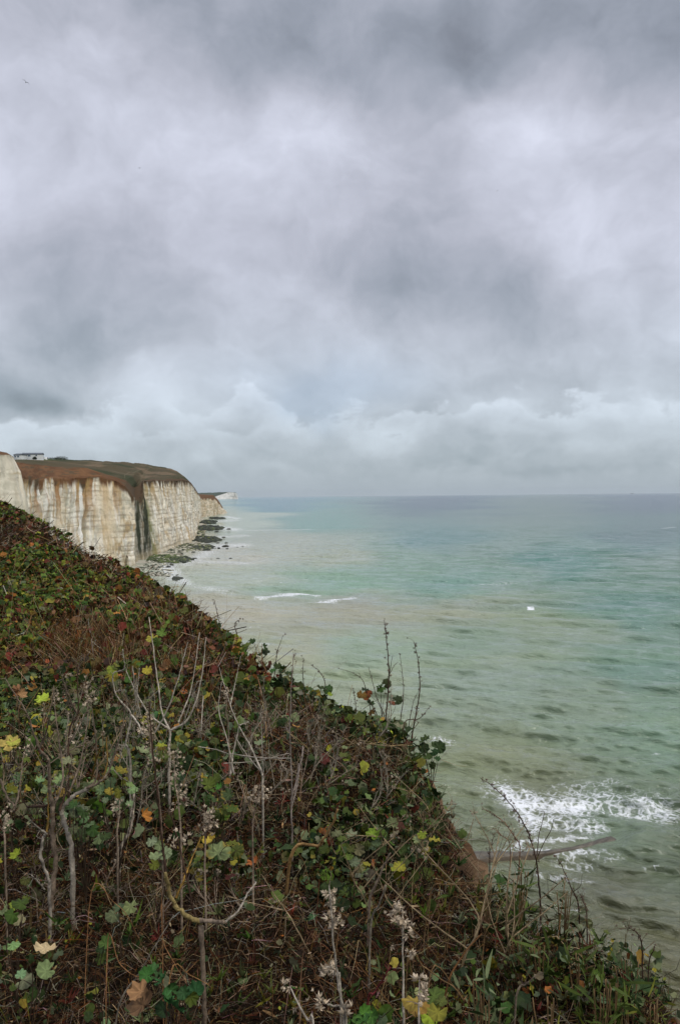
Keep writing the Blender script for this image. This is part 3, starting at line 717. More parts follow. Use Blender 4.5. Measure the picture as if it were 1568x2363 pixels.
PATCH = [  # photo place of seaweed ledges and boulder beds, half sizes, rocks, colour kind
    (345, 1318, 36, 13, 700, 'mix'), (385, 1290, 46, 9, 1200, 'green'), (425, 1292, 16, 6, 300, 'dark'), (440, 1264, 50, 8, 900, 'mixg'), (470, 1264, 26, 6, 600, 'dark'),
    (478, 1245, 30, 7, 700, 'dark'), (482, 1219, 32, 5.5, 800, 'dark'), (480, 1205, 18, 4.5, 400, 'dark'), (462, 1232, 9, 14, 300, 'mixg'), (408, 1336, 9, 6, 60, 'dark'),
    (400, 1272, 30, 5, 300, 'mix'), (366, 1300, 30, 10, 500, 'mix'), (500, 1196, 18, 2.5, 160, 'dark'), (380, 1322, 22, 10, 220, 'mix')]
def sea_xy(u, v):
    u = np.asarray(u, float); v = np.asarray(v, float)
    dirs = W(u, v, np.ones_like(u)) - CAM
    t = H / -dirs[..., 2]
    return CAM + dirs * t[..., None]
def build_rocks():
    R4 = RS(44); B = Bag()
    for (u, v, su, sv, n, kind) in PATCH:
        ang_ = R4.rand(n) * 6.283; rad = np.sqrt(R4.rand(n)) * (0.85 + .3 * R4.rand(n))
        uu = u + su * rad * np.cos(ang_); vv = v + sv * rad * np.sin(ang_)
        p = sea_xy(uu, vv); d = p[:, 1]
        size = (.28 + .8 * R4.rand(n) ** 3) * (d / 480) ** .8
        if kind in ('dark', 'green'): size *= 1.15
        k = len(ICO_V)
        T = ICO_V[None] * (1 + .35 * (R4.rand(n, k, 1) - .5)) * size[:, None, None] * (np.array([1.35, 1.35, .62]) * (1 + .5 * (R4.rand(n, 1, 3) - .5)))
        P = T + p[:, None, :]; P[..., 2] += (.15 * size)[:, None]
        base = {'dark': [.035, .042, .026], 'green': [.09, .12, .03], 'mix': [.45, .43, .34], 'mixg': [.20, .21, .10]}[kind]
        C = np.tile(np.array(base), (n, 1)) * (.6 + .8 * R4.rand(n, 1))
        r = R4.rand(n)
        if kind == 'mix': C[r < .5] = np.array([.05, .06, .03]) * (.6 + .8 * R4.rand((r < .5).sum(), 1))
        if kind == 'mixg': C[r < .3] = [.5, .47, .36]; C[r > .6] = [.045, .055, .03]
        if kind == 'green': C[r < .28] = [.04, .055, .025]; C[r > .88] = [.48, .46, .34]
        if kind == 'dark': C[r > .9] = [.12, .15, .04]
        Fi = (ICO_F[None] + (np.arange(n) * k)[:, None, None]).reshape(-1, 3)
        B.add(P.reshape(-1, 3), [Fi], np.repeat(C, k, 0))
    o = B.build('shore_rocks', M_ROCK); tag(o, 'dark seaweed covered rocks and pale chalk boulders strewn below the cliffs', 'rocks', kind='stuff')
    # low platform they lie on
    for (pts, col, lab) in [
        ([(300, 1300), (330, 1288), (352, 1284), (380, 1272), (400, 1270), (430, 1258), (452, 1249), (456, 1225), (462, 1205), (466, 1198), (470, 1197), (478, 1203), (475, 1222), (472, 1240), (462, 1256), (440, 1266), (420, 1276), (425, 1290), (400, 1296), (375, 1312), (372, 1326), (340, 1340), (300, 1345)], (.42, .38, .28),
         'pale pebble beach strewn with boulders at the foot of the cliffs')]:
        p = sea_xy([a for a, b in pts], [b for a, b in pts]); n = len(p)
        p[:, 2] = .12; cen = p.mean(0)
        q = p.copy(); q[:, 2] = -1.2
        V = np.concatenate([p, q]); top = [np.arange(n)]
        side = np.array([[i, (i + 1) % n, n + (i + 1) % n, n + i] for i in range(n)])
        cc = np.tile(np.array(col), (2 * n, 1))
        tag(mesh_np('beach', V, [np.array(top), side], M_ROCK, cc), lab, 'beach', kind='structure')
    # loose boulders one can single out
    loose = [(416, 1336, 1.7, 'large dark wet boulder alone in the surf, nearest to the vegetated slope'), (404, 1341, 1.3, 'flat dark rock in the white water below the pale slope edge'),
             (409, 1328, .9, 'small dark rock just behind the two largest surf boulders'), (378, 1296, 1.2, None), (389, 1309, 1.3, None), (397, 1304, 1.1, None), (401, 1308, 1.0, None), (432, 1296, 1.2, None),
             (449, 1290, 1.4, None), (503, 1290, 1.1, 'dark rock standing alone offshore, inner one of the offshore pair'), (532, 1290, 1.2, 'dark rock farthest out to sea, outer one of the offshore pair'), (488, 1291, .7, None),
             (476, 1253, 1.6, None), (503, 1254, 1.2, None), (522, 1254, 1.3, None), (520, 1262, 2.0, None), (505, 1266, 1.4, None), (524, 1267, 1.0, None), (548, 1264, .9, None), (560, 1262, .8, None),
             (500, 1228, 1.6, None), (528, 1222, 1.8, None), (516, 1241, 1.4, None), (420, 1279, 1.2, None), (446, 1275, 1.1, None)]
    for (u, v, s, lab) in loose:
        p = sea_xy([u], [v])[0]
        s = s * (p[1] / 430) ** .5
        T = ICO3_V.copy(); nn = fbm(T[:, 0] * 1.4 + u, T[:, 1] * 1.4 + v, T[:, 2] * 1.4, 77, 4)
        T = T * (0.72 + .6 * nn)[:, None]
        a_ = R4.rand() * 6.28; T = T * np.array([1.35, .9, .5]) * s * .72
        T = np.stack([T[:, 0] * math.cos(a_) - T[:, 1] * math.sin(a_), T[:, 0] * math.sin(a_) + T[:, 1] * math.cos(a_), T[:, 2] + .18 * s], -1)
        o = mesh_np('boulder', T, [ICO3_F], M_ROCK, mixc(np.broadcast_to([.03, .034, .025], T.shape), [.12, .11, .075], sm(.5, .8, nn)), smooth=False)
        o.location = tuple(p)
        tag(o, lab or 'small dark boulder awash in the surf off the seaweed ledges', 'boulder', 'boulders awash off the rock ledges')
build_rocks()

# ---------------------------------------------------------------- half-sunk groyne
def build_groyne():
    path = sea_xy([1085, 1140, 1200, 1262, 1320, 1360, 1400, 1414, 1420], [1990, 1980, 1972, 1966, 1959, 1951, 1942, 1939, 1938.5])
    hts = [.7, .4, .12, .06, .08, .16, .22, .22, .18]; wid = [.9, .6, .4, .24, .22, .34, .50, .52, .46]
    t = np.linspace(0, len(path) - 1, 90)
    px = np.stack([np.interp(t, np.arange(len(path)), path[:, k]) for k in range(3)], -1)
    hh = np.interp(t, np.arange(len(path)), hts); ww = np.interp(t, np.arange(len(path)), wid)
    tan = np.gradient(px, axis=0); tan /= np.linalg.norm(tan, axis=1, keepdims=True); nn = np.stack([-tan[:, 1], tan[:, 0], 0 * tan[:, 0]], -1)
    sec = [(-1.05, -1.6), (-1.0, -.5), (-.95, -.12), (-.85, 0), (-.4, .03), (0, .03), (.4, .02), (.86, -.01), (.93, -.15), (1.0, -.5), (1.05, -1.6)]
    V, C = [], []
    for i in range(len(t)):
        for j, (a, b) in enumerate(sec):
            k = fbm(i * .35, j * .8, 0, 90, 3) - .5
            V.append(px[i] + nn[i] * ww[i] * (a + .12 * k) + np.array([0, 0, hh[i] + b + .12 * k]))
            C.append(np.array([.10, .085, .060]) * (.35 + 1.3 * noise(i * .9, j * 1.3, 0, 91)) if b > -.1 else np.array([.10, .075, .05]))
    Fq = grid_faces(len(t), len(sec))
    cap = [np.arange(len(sec)) + (len(t) - 1) * len(sec)]
    o = mesh_np('groyne', V, [Fq, np.array(cap)], M_CONC, np.array(C), smooth=True)
    tag(o, 'long low brown concrete groyne half sunk in the foaming water', 'groyne')
build_groyne()

# ---------------------------------------------------------------- caravans on the down
def box(B, o, ax, ay, x0_, x1, y0, y1, z0, z1, c):
    V = [o + ax * x + ay * y + np.array([0, 0, z]) for z in (z0, z1) for (x, y) in ((x0_, y0), (x1, y0), (x1, y1), (x0_, y1))]
    B.add(V, [np.array([[0, 1, 2, 3], [4, 5, 6, 7], [0, 1, 5, 4], [1, 2, 6, 5], [2, 3, 7, 6], [3, 0, 4, 7]])], c)
def caravan(u, v, d, length, depth, yaw, label, wins):
    o = W(u, v, d); ax = np.array([math.cos(yaw), math.sin(yaw), 0]); ay = np.array([-math.sin(yaw), math.cos(yaw), 0])
    e = empty('static_caravan', o, label, 'caravan', 'static caravans on the cliff top')
    h = 2.25
    B = Bag(); box(B, o, ax, ay, 0, length, 0, depth, .35, h + .3, (.46, .48, .45)); B.build('wall', M_PAINT, e)
    B = Bag(); box(B, o, ax, ay, -.02, length + .02, .05, depth - .05, -2.0, .34, (.50, .52, .50)); B.build('skirt', M_PAINT, e)
    B = Bag(); zt = h + .3
    V = [o + ax * x + ay * y + np.array([0, 0, z]) for x in (-.25, length + .25) for (y, z) in ((-.25, zt), (depth / 2, zt + .75), (depth + .25, zt), (depth + .25, zt - .1), (-.25, zt - .1))]
    B.add(V, [np.array([[0, 1, 6, 5], [1, 2, 7, 6], [2, 3, 8, 7], [3, 4, 9, 8], [4, 0, 5, 9]]), np.array([[0, 1, 2, 3, 4], [5, 6, 7, 8, 9]])], (.12, .14, .16)); B.build('roof', M_PAINT, e)
    for (a, b, z0, z1) in wins:
        f = Bag(); box(f, o, ax, ay, a - .07, b + .07, -.04, .02, z0 - .07, z1 + .07, (.75, .76, .74)); fo = f.build('window_frame', M_PAINT, e)
        f = Bag(); box(f, o, ax, ay, a, b, -.055, -.042, z0, z1, (.10, .13, .15)); g = f.build('pane', M_GLASS, e); 
    return e
caravan(51, 1059.0, 418, 10.2, 3.6, math.radians(4), 'long pale caravan with grey roof, the largest on the skyline', [(.6, 1.3, 1.2, 2.2), (1.7, 2.4, 1.2, 2.2), (3.1, 4.5, 1.2, 2.2), (7.0, 7.9, 1.4, 2.1)])
def porch():
    pass
caravan(32, 1060.5, 408, 3.9, 6.5, math.radians(-6), 'small pale caravan partly hidden behind the nearest white cliff', [(.5, 1.4, 1.1, 2.0), (2.0, 3.1, 1.1, 2.0)])
def shrub_far(u, v, d, sx, sz, label):
    R6 = RS(int(u)); o = W(u, v, d); n = 900
    p = R6.randn(n, 3); p /= np.linalg.norm(p, axis=1, keepdims=True); p[:, 2] = np.abs(p[:, 2]); p *= (R6.rand(n, 1) ** .4)
    p = o + p * np.array([sx, sx, sz])
    B = Bag(); V = (p[:, None, :] + R6.randn(n, 3, 3) * .16); B.add(V.reshape(-1, 3), [np.arange(3 * n).reshape(-1, 3)], np.repeat(np.array([.03, .04, .018]) * (.6 + R6.rand(n, 1)), 3, 0))
    tag(B.build('bush', M_LEAF), label, 'bush')
shrub_far(80.5, 1059.5, 412, 1.0, 1.3, 'small round dark bush against the wall of the long caravan')
shrub_far(141, 1060.5, 540, 5.0, 2.4, 'rounded dark bush breaking the grassy skyline beside the lawn')
shrub_far(120, 1060, 500, 9.0, 1.2, 'low spread dark scrub on the skyline right of the caravans')
def far_fence():
    B = Bag(); o = W(95, 1058.3, 432); e = empty('garden_fence', o, 'low white fence running out from the end of the long caravan', 'fence')
    box(B, o, x0, np.array([0, 1., 0]), 0, 1.8, 0, .08, -.6, .95, (.7, .7, .66)); box(B, o, x0, np.array([0, 1., 0]), 1.85, 3.4, .02, .1, -.6, .75, (.7, .7, .66)); B.build('panel', M_PAINT, e)
    for k in range(3):
        B = Bag(); box(B, o, x0, np.array([0, 1., 0]), k * 1.7 - .03, k * 1.7 + .07, -.05, -.01, -.8, 1.05 - .08 * k, (.6, .6, .56)); B.build('post', M_PAINT, e)
far_fence()

# ---------------------------------------------------------------- boats and gulls
def sailboat(u, v):
    p = sea_xy([u], [v])[0]; e = empty('sailing_boat', p, 'tiny white sailing boat far out below the horizon', 'sailing boat')
    B = Bag(); xs = np.linspace(-5, 5, 9); V = []
    for x in xs:
        w = 1.6 * math.sqrt(max(0.02, 1 - (x / 5.2) ** 2)); V += [(x, -w, 1.2), (x, -w * .6, -.3), (x, w * .6, -.3), (x, w, 1.2)]
    B.add(np.array(V) + p, [grid_faces(9, 4, True), np.array([[0, 1, 2, 3], [32, 33, 34, 35]])], (.6, .6, .6)); B.build('hull', M_PAINT, e)
    B = Bag(); box(B, p, x0, np.array([0, 1., 0]), -.1, .1, -.1, .1, 1, 15, (.5, .5, .5)); B.build('mast', M_PAINT, e)
    B = Bag(); B.add(p + np.array([(-.2, .0, 2), (-4.8, .3, 2.2), (-.2, 0, 14.5), (-2.6, .5, 6)]), [np.array([[0, 1, 3], [0, 3, 2]])], (.85, .86, .86)); B.build('sail', M_PAINT, e)
    B = Bag(); B.add(p + np.array([(.2, .0, 2), (4.8, .2, 1.6), (.2, 0, 12.5), (1.8, .4, 5)]), [np.array([[0, 1, 3], [0, 3, 2]])], (.85, .86, .86)); B.build('sail', M_PAINT, e)
sailboat(676, 1150.5)
def ship(u, v):
    p = sea_xy([u], [v])[0]; p = p * np.array([1, 1, 0]); e = empty('cargo_ship', p, 'minute grey ship sitting on the horizon at the right', 'ship')
    B = Bag(); V = []
    for x, w in ((-40, 5), (-30, 7), (25, 7), (38, 3), (44, .4)): V += [(x, -w, 9), (x * .95, -w * .8, -1), (x * .95, w * .8, -1), (x, w, 9)]
    B.add(np.array(V) + p, [grid_faces(5, 4, True), np.array([[0, 1, 2, 3]])], (.12, .13, .15)); B.build('hull', M_PAINT, e)
    B = Bag(); box(B, p, x0, np.array([0, 1., 0]), -34, -18, -6, 6, 9, 22, (.35, .36, .38)); B.build('bridge', M_PAINT, e)
    B = Bag(); box(B, p, x0, np.array([0, 1., 0]), -25, -22, -2, 2, 22, 28, (.2, .2, .22)); B.build('funnel', M_PAINT, e)
ship(1457, 1139.6)
def gull(u, v, d, roll, head, span, flap, label):
    o = W(u, v, d); e = empty('seagull', o, label, 'seagull', 'gulls flying over the bay')
    Rz = np.array(Matrix.Rotation(head, 3, 'Z') @ Matrix.Rotation(roll, 3, 'Y'))
    def put(V): return o + np.asarray(V, float) @ Rz.T
    V = []; n = 9
    for i, (y, r) in enumerate([(-.26, .01), (-.2, .035), (-.08, .07), (.06, .075), (.16, .055), (.21, .042), (.26, .045), (.30, .03), (.33, .012)]):
        for k in range(8):
            a = k * math.pi / 4; V.append((r * math.cos(a), y, r * .9 * math.sin(a) + (.02 if y > .2 else 0)))
    B = Bag(); B.add(put(V), [grid_faces(n, 8, True)], (.30, .31, .33)); B.add(put([(-.06, -.38, 0), (.06, -.38, 0), (.03, -.2, .01), (-.03, -.2, .01)]), [np.array([[0, 1, 2, 3]])], (.3, .3, .32))
    B.add(put([(-.008, .33, .02), (.008, .33, .02), (0, .38, .01)]), [np.array([[0, 1, 2]])], (.5, .4, .1))
    B.build('body', M_FEATHER, e, smooth=True)
    for s in (-1, 1):
        W_ = []; hs = span / 2
        for t in np.linspace(0, 1, 9):
            z = .02 + flap * (math.sin(min(t, .45) / .45 * 1.57) * .20 - max(0, t - .45) * .42)
            ch = (.17 if t < .5 else .17 * (1 - (t - .5) * 1.75)) + .012; sw = .10 * math.sin(t * 3.0) - .22 * max(0, t - .45)
            W_ += [(s * (.04 + hs * t), sw + ch * .5, z), (s * (.04 + hs * t), sw, z + .018), (s * (.04 + hs * t), sw - ch * .5, z - .01), (s * (.04 + hs * t), sw, z - .012)]
        B = Bag(); C = np.repeat(np.array([[.22, .23, .25]] * 7 + [[.03, .03, .03]] * 2), 4, 0); B.add(put(W_), [grid_faces(9, 4, True)], C); B.build('wing', M_FEATHER, e, smooth=True)
gull(60, 190, 150, math.radians(32), math.radians(25), 1.4, 1.3, 'largest of the gulls, gliding dark at the upper left of the sky')
gull(322, 388, 300, math.radians(12), math.radians(-30), 1.4, 1.0, 'small gull seen as a dark fleck high over the headland')
gull(1147, 440, 310, math.radians(-48), math.radians(20), 1.4, .8, 'small faint gull banking on its own over the open sea')
gull(800, 742, 620, math.radians(10), math.radians(70), 1.4, 1.0, 'tiny gull in the middle of the clouds, farther than the rest')

exec_veg = True
# ---------------------------------------------------------------- vegetation
def rot_frames(n, R_, tilt):
    """n random frames whose z axis is tilted from vertical by up to `tilt`"""
    az = R_.rand(n) * 2 * np.pi; ti = np.abs(tilt) * (R_.rand(n) ** .7)
    z = np.stack([np.sin(ti) * np.cos(az), np.sin(ti) * np.sin(az), np.cos(ti)], -1)
    r = R_.randn(n, 3); x = r - (r * z).sum(-1, keepdims=True) * z; x /= np.linalg.norm(x, axis=-1, keepdims=True)
    return x, np.cross(z, x), z
def lobed(nout, rings, lobes=5):
    """mallow leaf outline: centre + rings*nout points, palmate lobes, notch at the stalk"""
    th = np.linspace(-math.pi, math.pi, nout, endpoint=False) + math.pi / nout
    r = 0.74 + 0.26 * np.abs(np.cos(th * lobes / 2)) ** .45 + 0.03 * np.cos(th * 23)
    r = r * (1 - 0.72 * np.exp(-((np.abs(th) - math.pi) / .22) ** 2))
    V = [(0, 0, 0)]; S = [0.]; P = [0.]
    for k in range(1, rings + 1):
        f = k / rings
        for t, q in zip(th, r):
            V.append((f * q * math.cos(t) + .12 * f, f * q * math.sin(t), .10 * f * math.cos(t * lobes) * (.4 + f) - .0 * f)); S.append(f); P.append(math.cos(t * lobes) if lobes % 2 else -math.cos(t * lobes))
    Fs = []
    tri = [(0, 1 + j, 1 + (j + 1) % nout) for j in range(nout)]
    quads = [(1 + (k - 1) * nout + j, 1 + k * nout + j, 1 + k * nout + (j + 1) % nout, 1 + (k - 1) * nout + (j + 1) % nout) for k in range(1, rings) for j in range(nout)]
    return np.array(V), np.array(tri), (np.array(quads) if quads else np.zeros((0, 4), int)), np.array(S), np.array(P)
LEAF_HI = lobed(35, 3, 7); LEAF_LO = lobed(15, 1, 5)
def leaves(B, P, size, col, R_, tilt=1.0, hi=False, cup=None, frames=None, tipcol=None):
    n = len(P)
    V, tri, quad, S, Pl = LEAF_HI if hi else LEAF_LO
    x, y, z = frames if frames is not None else rot_frames(n, R_, tilt)
    k = len(V)
    cup = (R_.rand(n) * .9 - .25) if cup is None else np.broadcast_to(cup, n)
    L_ = np.tile(V[None], (n, 1, 1))
    rr = (V[:, 0] ** 2 + V[:, 1] ** 2)[None]
    L_[..., 2] += cup[:, None] * rr * .45 + (R_.rand(n, 1) - .5) * .5 * V[None, :, 0] * V[None, :, 1] + .06 * R_.randn(n, k) * S[None] - (.22 * R_.rand(n, 1)) * np.abs(V[None, :, 1]) ** 1.5
    L_[..., 1] *= (.8 + .35 * R_.rand(n))[:, None]
    L_ = L_ * np.asarray(size)[:, None, None]
    Wd = P[:, None, :] + L_[..., 0:1] * x[:, None] + L_[..., 1:2] * y[:, None] + L_[..., 2:3] * z[:, None]
    C = np.repeat(np.asarray(col)[:, None, :], k, 1) * (1 + .10 * R_.randn(n, k, 1))
    if hi:
        vein = (Pl > .75) * (1 - .5 * S); C = C * (1 + .5 * vein - .05)[None, :, None] * (1 + .25 * (1 - S))[None, :, None]
        if tipcol is not None:
            w = ((S > .9) * 1.0)[None, :] * (R_.rand(n, k) < .35); C = C * (1 - w[..., None]) + np.asarray(tipcol)[:, None, :] * w[..., None]
    off = (np.arange(n) * k)[:, None, None]
    fs = [(tri[None] + off).reshape(-1, 3)]
    if len(quad): fs.append((quad[None] + off).reshape(-1, 4))
    B.add(Wd.reshape(-1, 3), fs, C.reshape(-1, 3))
def blades(B, P, d, length, width, col, R_, bend=.5, seg=3, fold=0.0):
    """flat narrow leaves / far stems; P base, d direction"""
    n = len(P); side = np.cross(d, R_.randn(n, 3)); side /= np.linalg.norm(side, axis=1, keepdims=True) + 1e-9
    bd = R_.randn(n, 3) * bend
    t = np.linspace(0, 1, seg + 1)
    w = np.sin(np.clip(t * 2.7 + .35, 0, math.pi)) if fold >= 0 else np.ones_like(t)
    ctr = P[:, None] + (d * length[:, None])[:, None] * t[None, :, None] + (bd * length[:, None])[:, None] * (t ** 2)[None, :, None]
    a = ctr - side[:, None] * (width[:, None] * w[None])[..., None] * .5; b = ctr + side[:, None] * (width[:, None] * w[None])[..., None] * .5
    V = np.stack([a, b], 2).reshape(n, -1, 3); k = V.shape[1]
    q = np.array([[2 * i, 2 * i + 1, 2 * i + 3, 2 * i + 2] for i in range(seg)])
    B.add(V.reshape(-1, 3), [(q[None] + (np.arange(n) * k)[:, None, None]).reshape(-1, 4)], np.repeat(col, k, 0))
def stems(B, P, d, length, rad, col, R_, bend=.35, seg=5, kink=.06):
    """round thin stems, three-sided, tapering, slightly crooked"""
    n = len(P); t = np.linspace(0, 1, seg + 1)
    bd = R_.randn(n, 3) * bend; bd[:, 2] -= bend * .5
    C3 = P[:, None] + (d * length[:, None])[:, None] * t[None, :, None] + (bd * length[:, None])[:, None] * (t ** 2)[None, :, None]
    C3 = C3 + R_.randn(n, seg + 1, 3) * (length * kink)[:, None, None] * (t > 0)[None, :, None]
    s1 = np.cross(d, R_.randn(n, 3)); s1 /= np.linalg.norm(s1, axis=1, keepdims=True) + 1e-9
    s2 = np.cross(d, s1); s2 /= np.linalg.norm(s2, axis=1, keepdims=True) + 1e-9
    V = []
    for k in range(3):
        a = k * 2 * math.pi / 3
        V.append(C3 + (s1 * math.cos(a) + s2 * math.sin(a))[:, None] * (rad[:, None] * (1 - .65 * t)[None])[..., None])
    V = np.stack(V, 2).reshape(n, -1, 3); k = V.shape[1]
    q = np.array([[3 * i + j, 3 * i + (j + 1) % 3, 3 * i + 3 + (j + 1) % 3, 3 * i + 3 + j] for i in range(seg) for j in range(3)])
    B.add(V.reshape(-1, 3), [(q[None] + (np.arange(n) * k)[:, None, None]).reshape(-1, 4)], np.repeat(col, k, 0))
    return C3
def unit(v): return v / (np.linalg.norm(v, axis=-1, keepdims=True) + 1e-9)
def scatter(n, R_, p=.9, ymin=1.35, ymax=31.0, left=.8):
    """plants over the cliff top, thinning with distance like the photo's grain"""
    q = R_.rand(n); e = 1 - p if abs(1 - p) > 1e-3 else 1e-3
    y = (ymin ** e + q * (ymax ** e - ymin ** e)) ** (1 / e)
    xr_ = xedge(y) - .02; xl = -.45 * y - left
    x = xl + (xr_ - xl) * R_.rand(n)
    k = R_.rand(n) > bare(x, y) * .62
    x = np.where(k, x, x - .3)
    return x, y
def toP(x, y, h=0.0): return np.stack([x, y, ground(x, y) + h], -1)
GREEN = [(40, 1165, 110, 28, .9), (60, 1310, 130, 45, 1), (130, 1380, 190, 40, 1), (300, 1335, 70, 25, .7), (330, 1450, 110, 40, 1.1), (60, 1470, 60, 60, .8), (320, 1540, 70, 40, .8), (60, 1620, 110, 60, .9),
         (540, 1500, 60, 40, .7), (180, 1760, 220, 120, .8), (430, 1790, 130, 90, .6), (620, 1600, 60, 60, .4), (500, 1970, 80, 60, .8), (900, 1935, 160, 60, 1.1), (790, 1740, 40, 30, .5),
         (1010, 1760, 50, 70, .6), (1200, 2250, 200, 70, .7), (1190, 2040, 100, 70, .8), (1450, 2200, 120, 90, .8), (60, 2230, 130, 80, .5), (370, 2240, 70, 60, .4), (1000, 1870, 120, 50, .7), (800, 1850, 80, 50, .35), (860, 1610, 40, 50, .8)]
BROWN = [(150, 1240, 160, 30, .8), (420, 1400, 130, 60, .9), (200, 1500, 170, 40, .8), (720, 1700, 150, 90, 1), (760, 2150, 420, 150, 1), (1050, 2120, 160, 100, 1), (620, 2280, 300, 90, 1), (280, 2100, 200, 100, .7), (560, 1640, 60, 90, .6), (850, 1690, 90, 40, .8), (1060, 1850, 40, 90, 1), (680, 1820, 130, 80, 1), (330, 1260, 120, 50, .6), (480, 1430, 90, 50, .7)]
def masks(x, y):
    u, v, d = UV(toP(x, y, .15))
    un = u + (fbm(x * 2.2, y * 2.2, 0, 131, 4) - .5) * 180; vn = v + (fbm(x * 2.2, y * 2.2, 5, 133, 4) - .5) * 120
    g = np.zeros(len(x)); b = np.zeros(len(x))
    for (a, c, su, sv, w) in GREEN: g = np.maximum(g, w * np.exp(-((un - a) / su) ** 2 - ((vn - c) / sv) ** 2))
    for (a, c, su, sv, w) in BROWN: b = np.maximum(b, w * np.exp(-((un - a) / su) ** 2 - ((vn - c) / sv) ** 2))
    b = b * 1.0
    g = np.maximum(g, .85 * sm(.5, .1, xedge(y) - x) * sm(5.0, 6.0, y) * sm(.35, .5, noise(y * 1.3, 0 * y, 0, 140)))
    patch = fbm(x * 1.5 / np.sqrt(y / 4 + .5), y * 1.5 / np.sqrt(y / 4 + .5), 0, 135, 4)
    g = np.clip(.10 + g * .9 - b * .30 + (patch - .5) * 1.5, 0.02, 1)
    return g, b, u, v
GREY_G = np.array([.118, .140, .062]); DEEP_G = np.array([.022, .038, .009]); MID_G = np.array([.056, .080, .012]); LIME = np.array([.20, .205, .022])
YEL = np.array([.27, .20, .03]); ORANGE = np.array([.28, .105, .025]); RUST = np.array([.105, .048, .018]); RED = np.array([.095, .022, .012]); TAN = np.array([.34, .25, .14]); STRAW = np.array([.175, .108, .048]); DKST = np.array([.026, .017, .010]); GREYST = np.array([.33, .28, .205])
def pick(R_, n, opts):
    """opts: [(weight, colour)]"""
    w = np.array([o[0] for o in opts]); w = w / w.sum(); i = R_.choice(len(opts), n, p=w)
    c = np.array([o[1] for o in opts])[i]
    return c * (.65 + .7 * R_.rand(n, 1)) * (1 + .12 * R_.randn(n, 3))
def build_mass():
    R_ = RS(101)
    # 1 leaf litter and dry crumbs lying on the earth
    B = Bag(); n = 90000; x, y = scatter(n, R_, 1.25, 1.35, 20); P = toP(x, y, .01) + np.stack([0 * x, 0 * x, R_.rand(n) ** 2 * .11], -1)
    d = unit(R_.randn(n, 3) * np.array([1, 1, .35])); sc = np.clip(y / 4, .5, 3) ** .5
    blades(B, P, d, (.012 + .05 * R_.rand(n) ** 2) * sc, (.004 + .010 * R_.rand(n)) * sc, pick(R_, n, [(4, RUST * .5), (6, DKST * .8), (1.2, STRAW * .8), (.7, TAN * .9), (.25, ORANGE * .6)]), R_, .5, 2)  # litter tones lowered, painting in the shade beneath the stems
    tag(B.build('leaf_litter', M_STEM), 'rust and dark brown leaf litter lying between the plants', 'leaf litter', kind='stuff')
    # 2 tangled dry stems
    B = Bag(); n = 56000; x, y = scatter(n, R_, 1.15, 1.5, 31); g, b, u, v = masks(x, y)
    keep = R_.rand(n) < (.40 + .6 * np.clip(1 - g, 0, 1)); x, y, g, b, u, v = (q[keep] for q in (x, y, g, b, u, v)); n = len(x)
    P = toP(x, y, -.01); up = R_.rand(n)
    d = unit(np.stack([R_.randn(n), R_.randn(n), .1 + 1.5 * up * R_.rand(n) ** 2], -1))
    vh = veg_h(y) * 1.15; L = vh * (.25 + .75 * R_.rand(n) ** 1.3) * np.where(d[:, 2] > .6, 1.0, 1.3)
    lift = R_.rand(n) * vh * .55 * (d[:, 2] < .7); P[:, 2] += lift
    c = pick(R_, n, [(2.2, RUST * .8), (4, DKST), (1.8, STRAW), (1.2, TAN), (1.3, GREYST), (.5, RED * .8)])
    rad = (.0008 + .0024 * R_.rand(n) ** 4) * np.clip(y / 4.0, .7, 6) ** .65
    near = y < 9
    stems(B, P[near], d[near], L[near], rad[near], c[near], R_, .45, 5, .07)
    blades(B, P[~near], d[~near], L[~near], rad[~near] * 2.6, c[~near], R_, .4, 4, fold=-1)
    tag(B.build('dry_stems', M_STEM), 'dense tangle of rust brown and straw dry stems over the slope', 'dry stems', kind='stuff')
    # 3 twiggy brush that stands up (reddish brown far, brown near the edge)
    B = Bag(); n = 11000; x, y = scatter(n, R_, .6, 3.6, 31.5); g, b, u, v = masks(x, y)
    keep = R_.rand(n) < np.clip(1.0 - g * 1.0, .12, 1); x, y = x[keep], y[keep]; n = len(x)
    P = toP(x, y, 0); d = unit(np.stack([R_.randn(n) * .38, R_.randn(n) * .38, np.ones(n)], -1)); L = veg_h(y) * (.55 + .85 * R_.rand(n) ** 2) * (.5 + .5 * sm(.05, .5, xedge(y) - x)) * np.interp(y, [4, 10, 25], [1, .85, .8])
    c = pick(R_, n, [(2, RUST), (2, DKST), (1.6, STRAW), (1.6, GREYST * .8), (.6, RED), (.8, TAN * .8)])
    rad = (.0009 + .0011 * R_.rand(n)) * np.clip(y / 4, .8, 7) ** .62
    C3 = stems(B, P, d, L, rad, c, R_, .16, 5, .04)
    for j in (2, 3, 4):
        m = R_.rand(n) < .8; q = C3[m, j]; k = len(q)
        dd = unit(d[m] + R_.randn(k, 3) * .6); blades(B, q, dd, L[m] * (.2 + .25 * R_.rand(k)), rad[m] * 1.7, c[m], R_, .25, 2, fold=-1)
    tag(B.build('brushwood', M_STEM), 'thin upright reddish brown twigs standing over the slope', 'brushwood', kind='stuff')
    # 4 small broad leaves: ivy-leaved mallow and beet, in patches
    B = Bag(); n = 125000; x, y = scatter(n, R_, .80, 1.6, 31.5); g, b, u, v = masks(x, y)
    keep = R_.rand(n) < np.clip((g - .10) * 1.9, .05, 1) ** 1.1 * np.where(y < 6, .5, 1.0); x, y, g, u, v = (q[keep] for q in (x, y, g, u, v)); n = len(x)
    vh = veg_h(y); hgt = vh * (.25 + .85 * R_.rand(n) ** .8); P = toP(x, y, 0); P[:, 2] += hgt
    far = sm(7, 12, y)
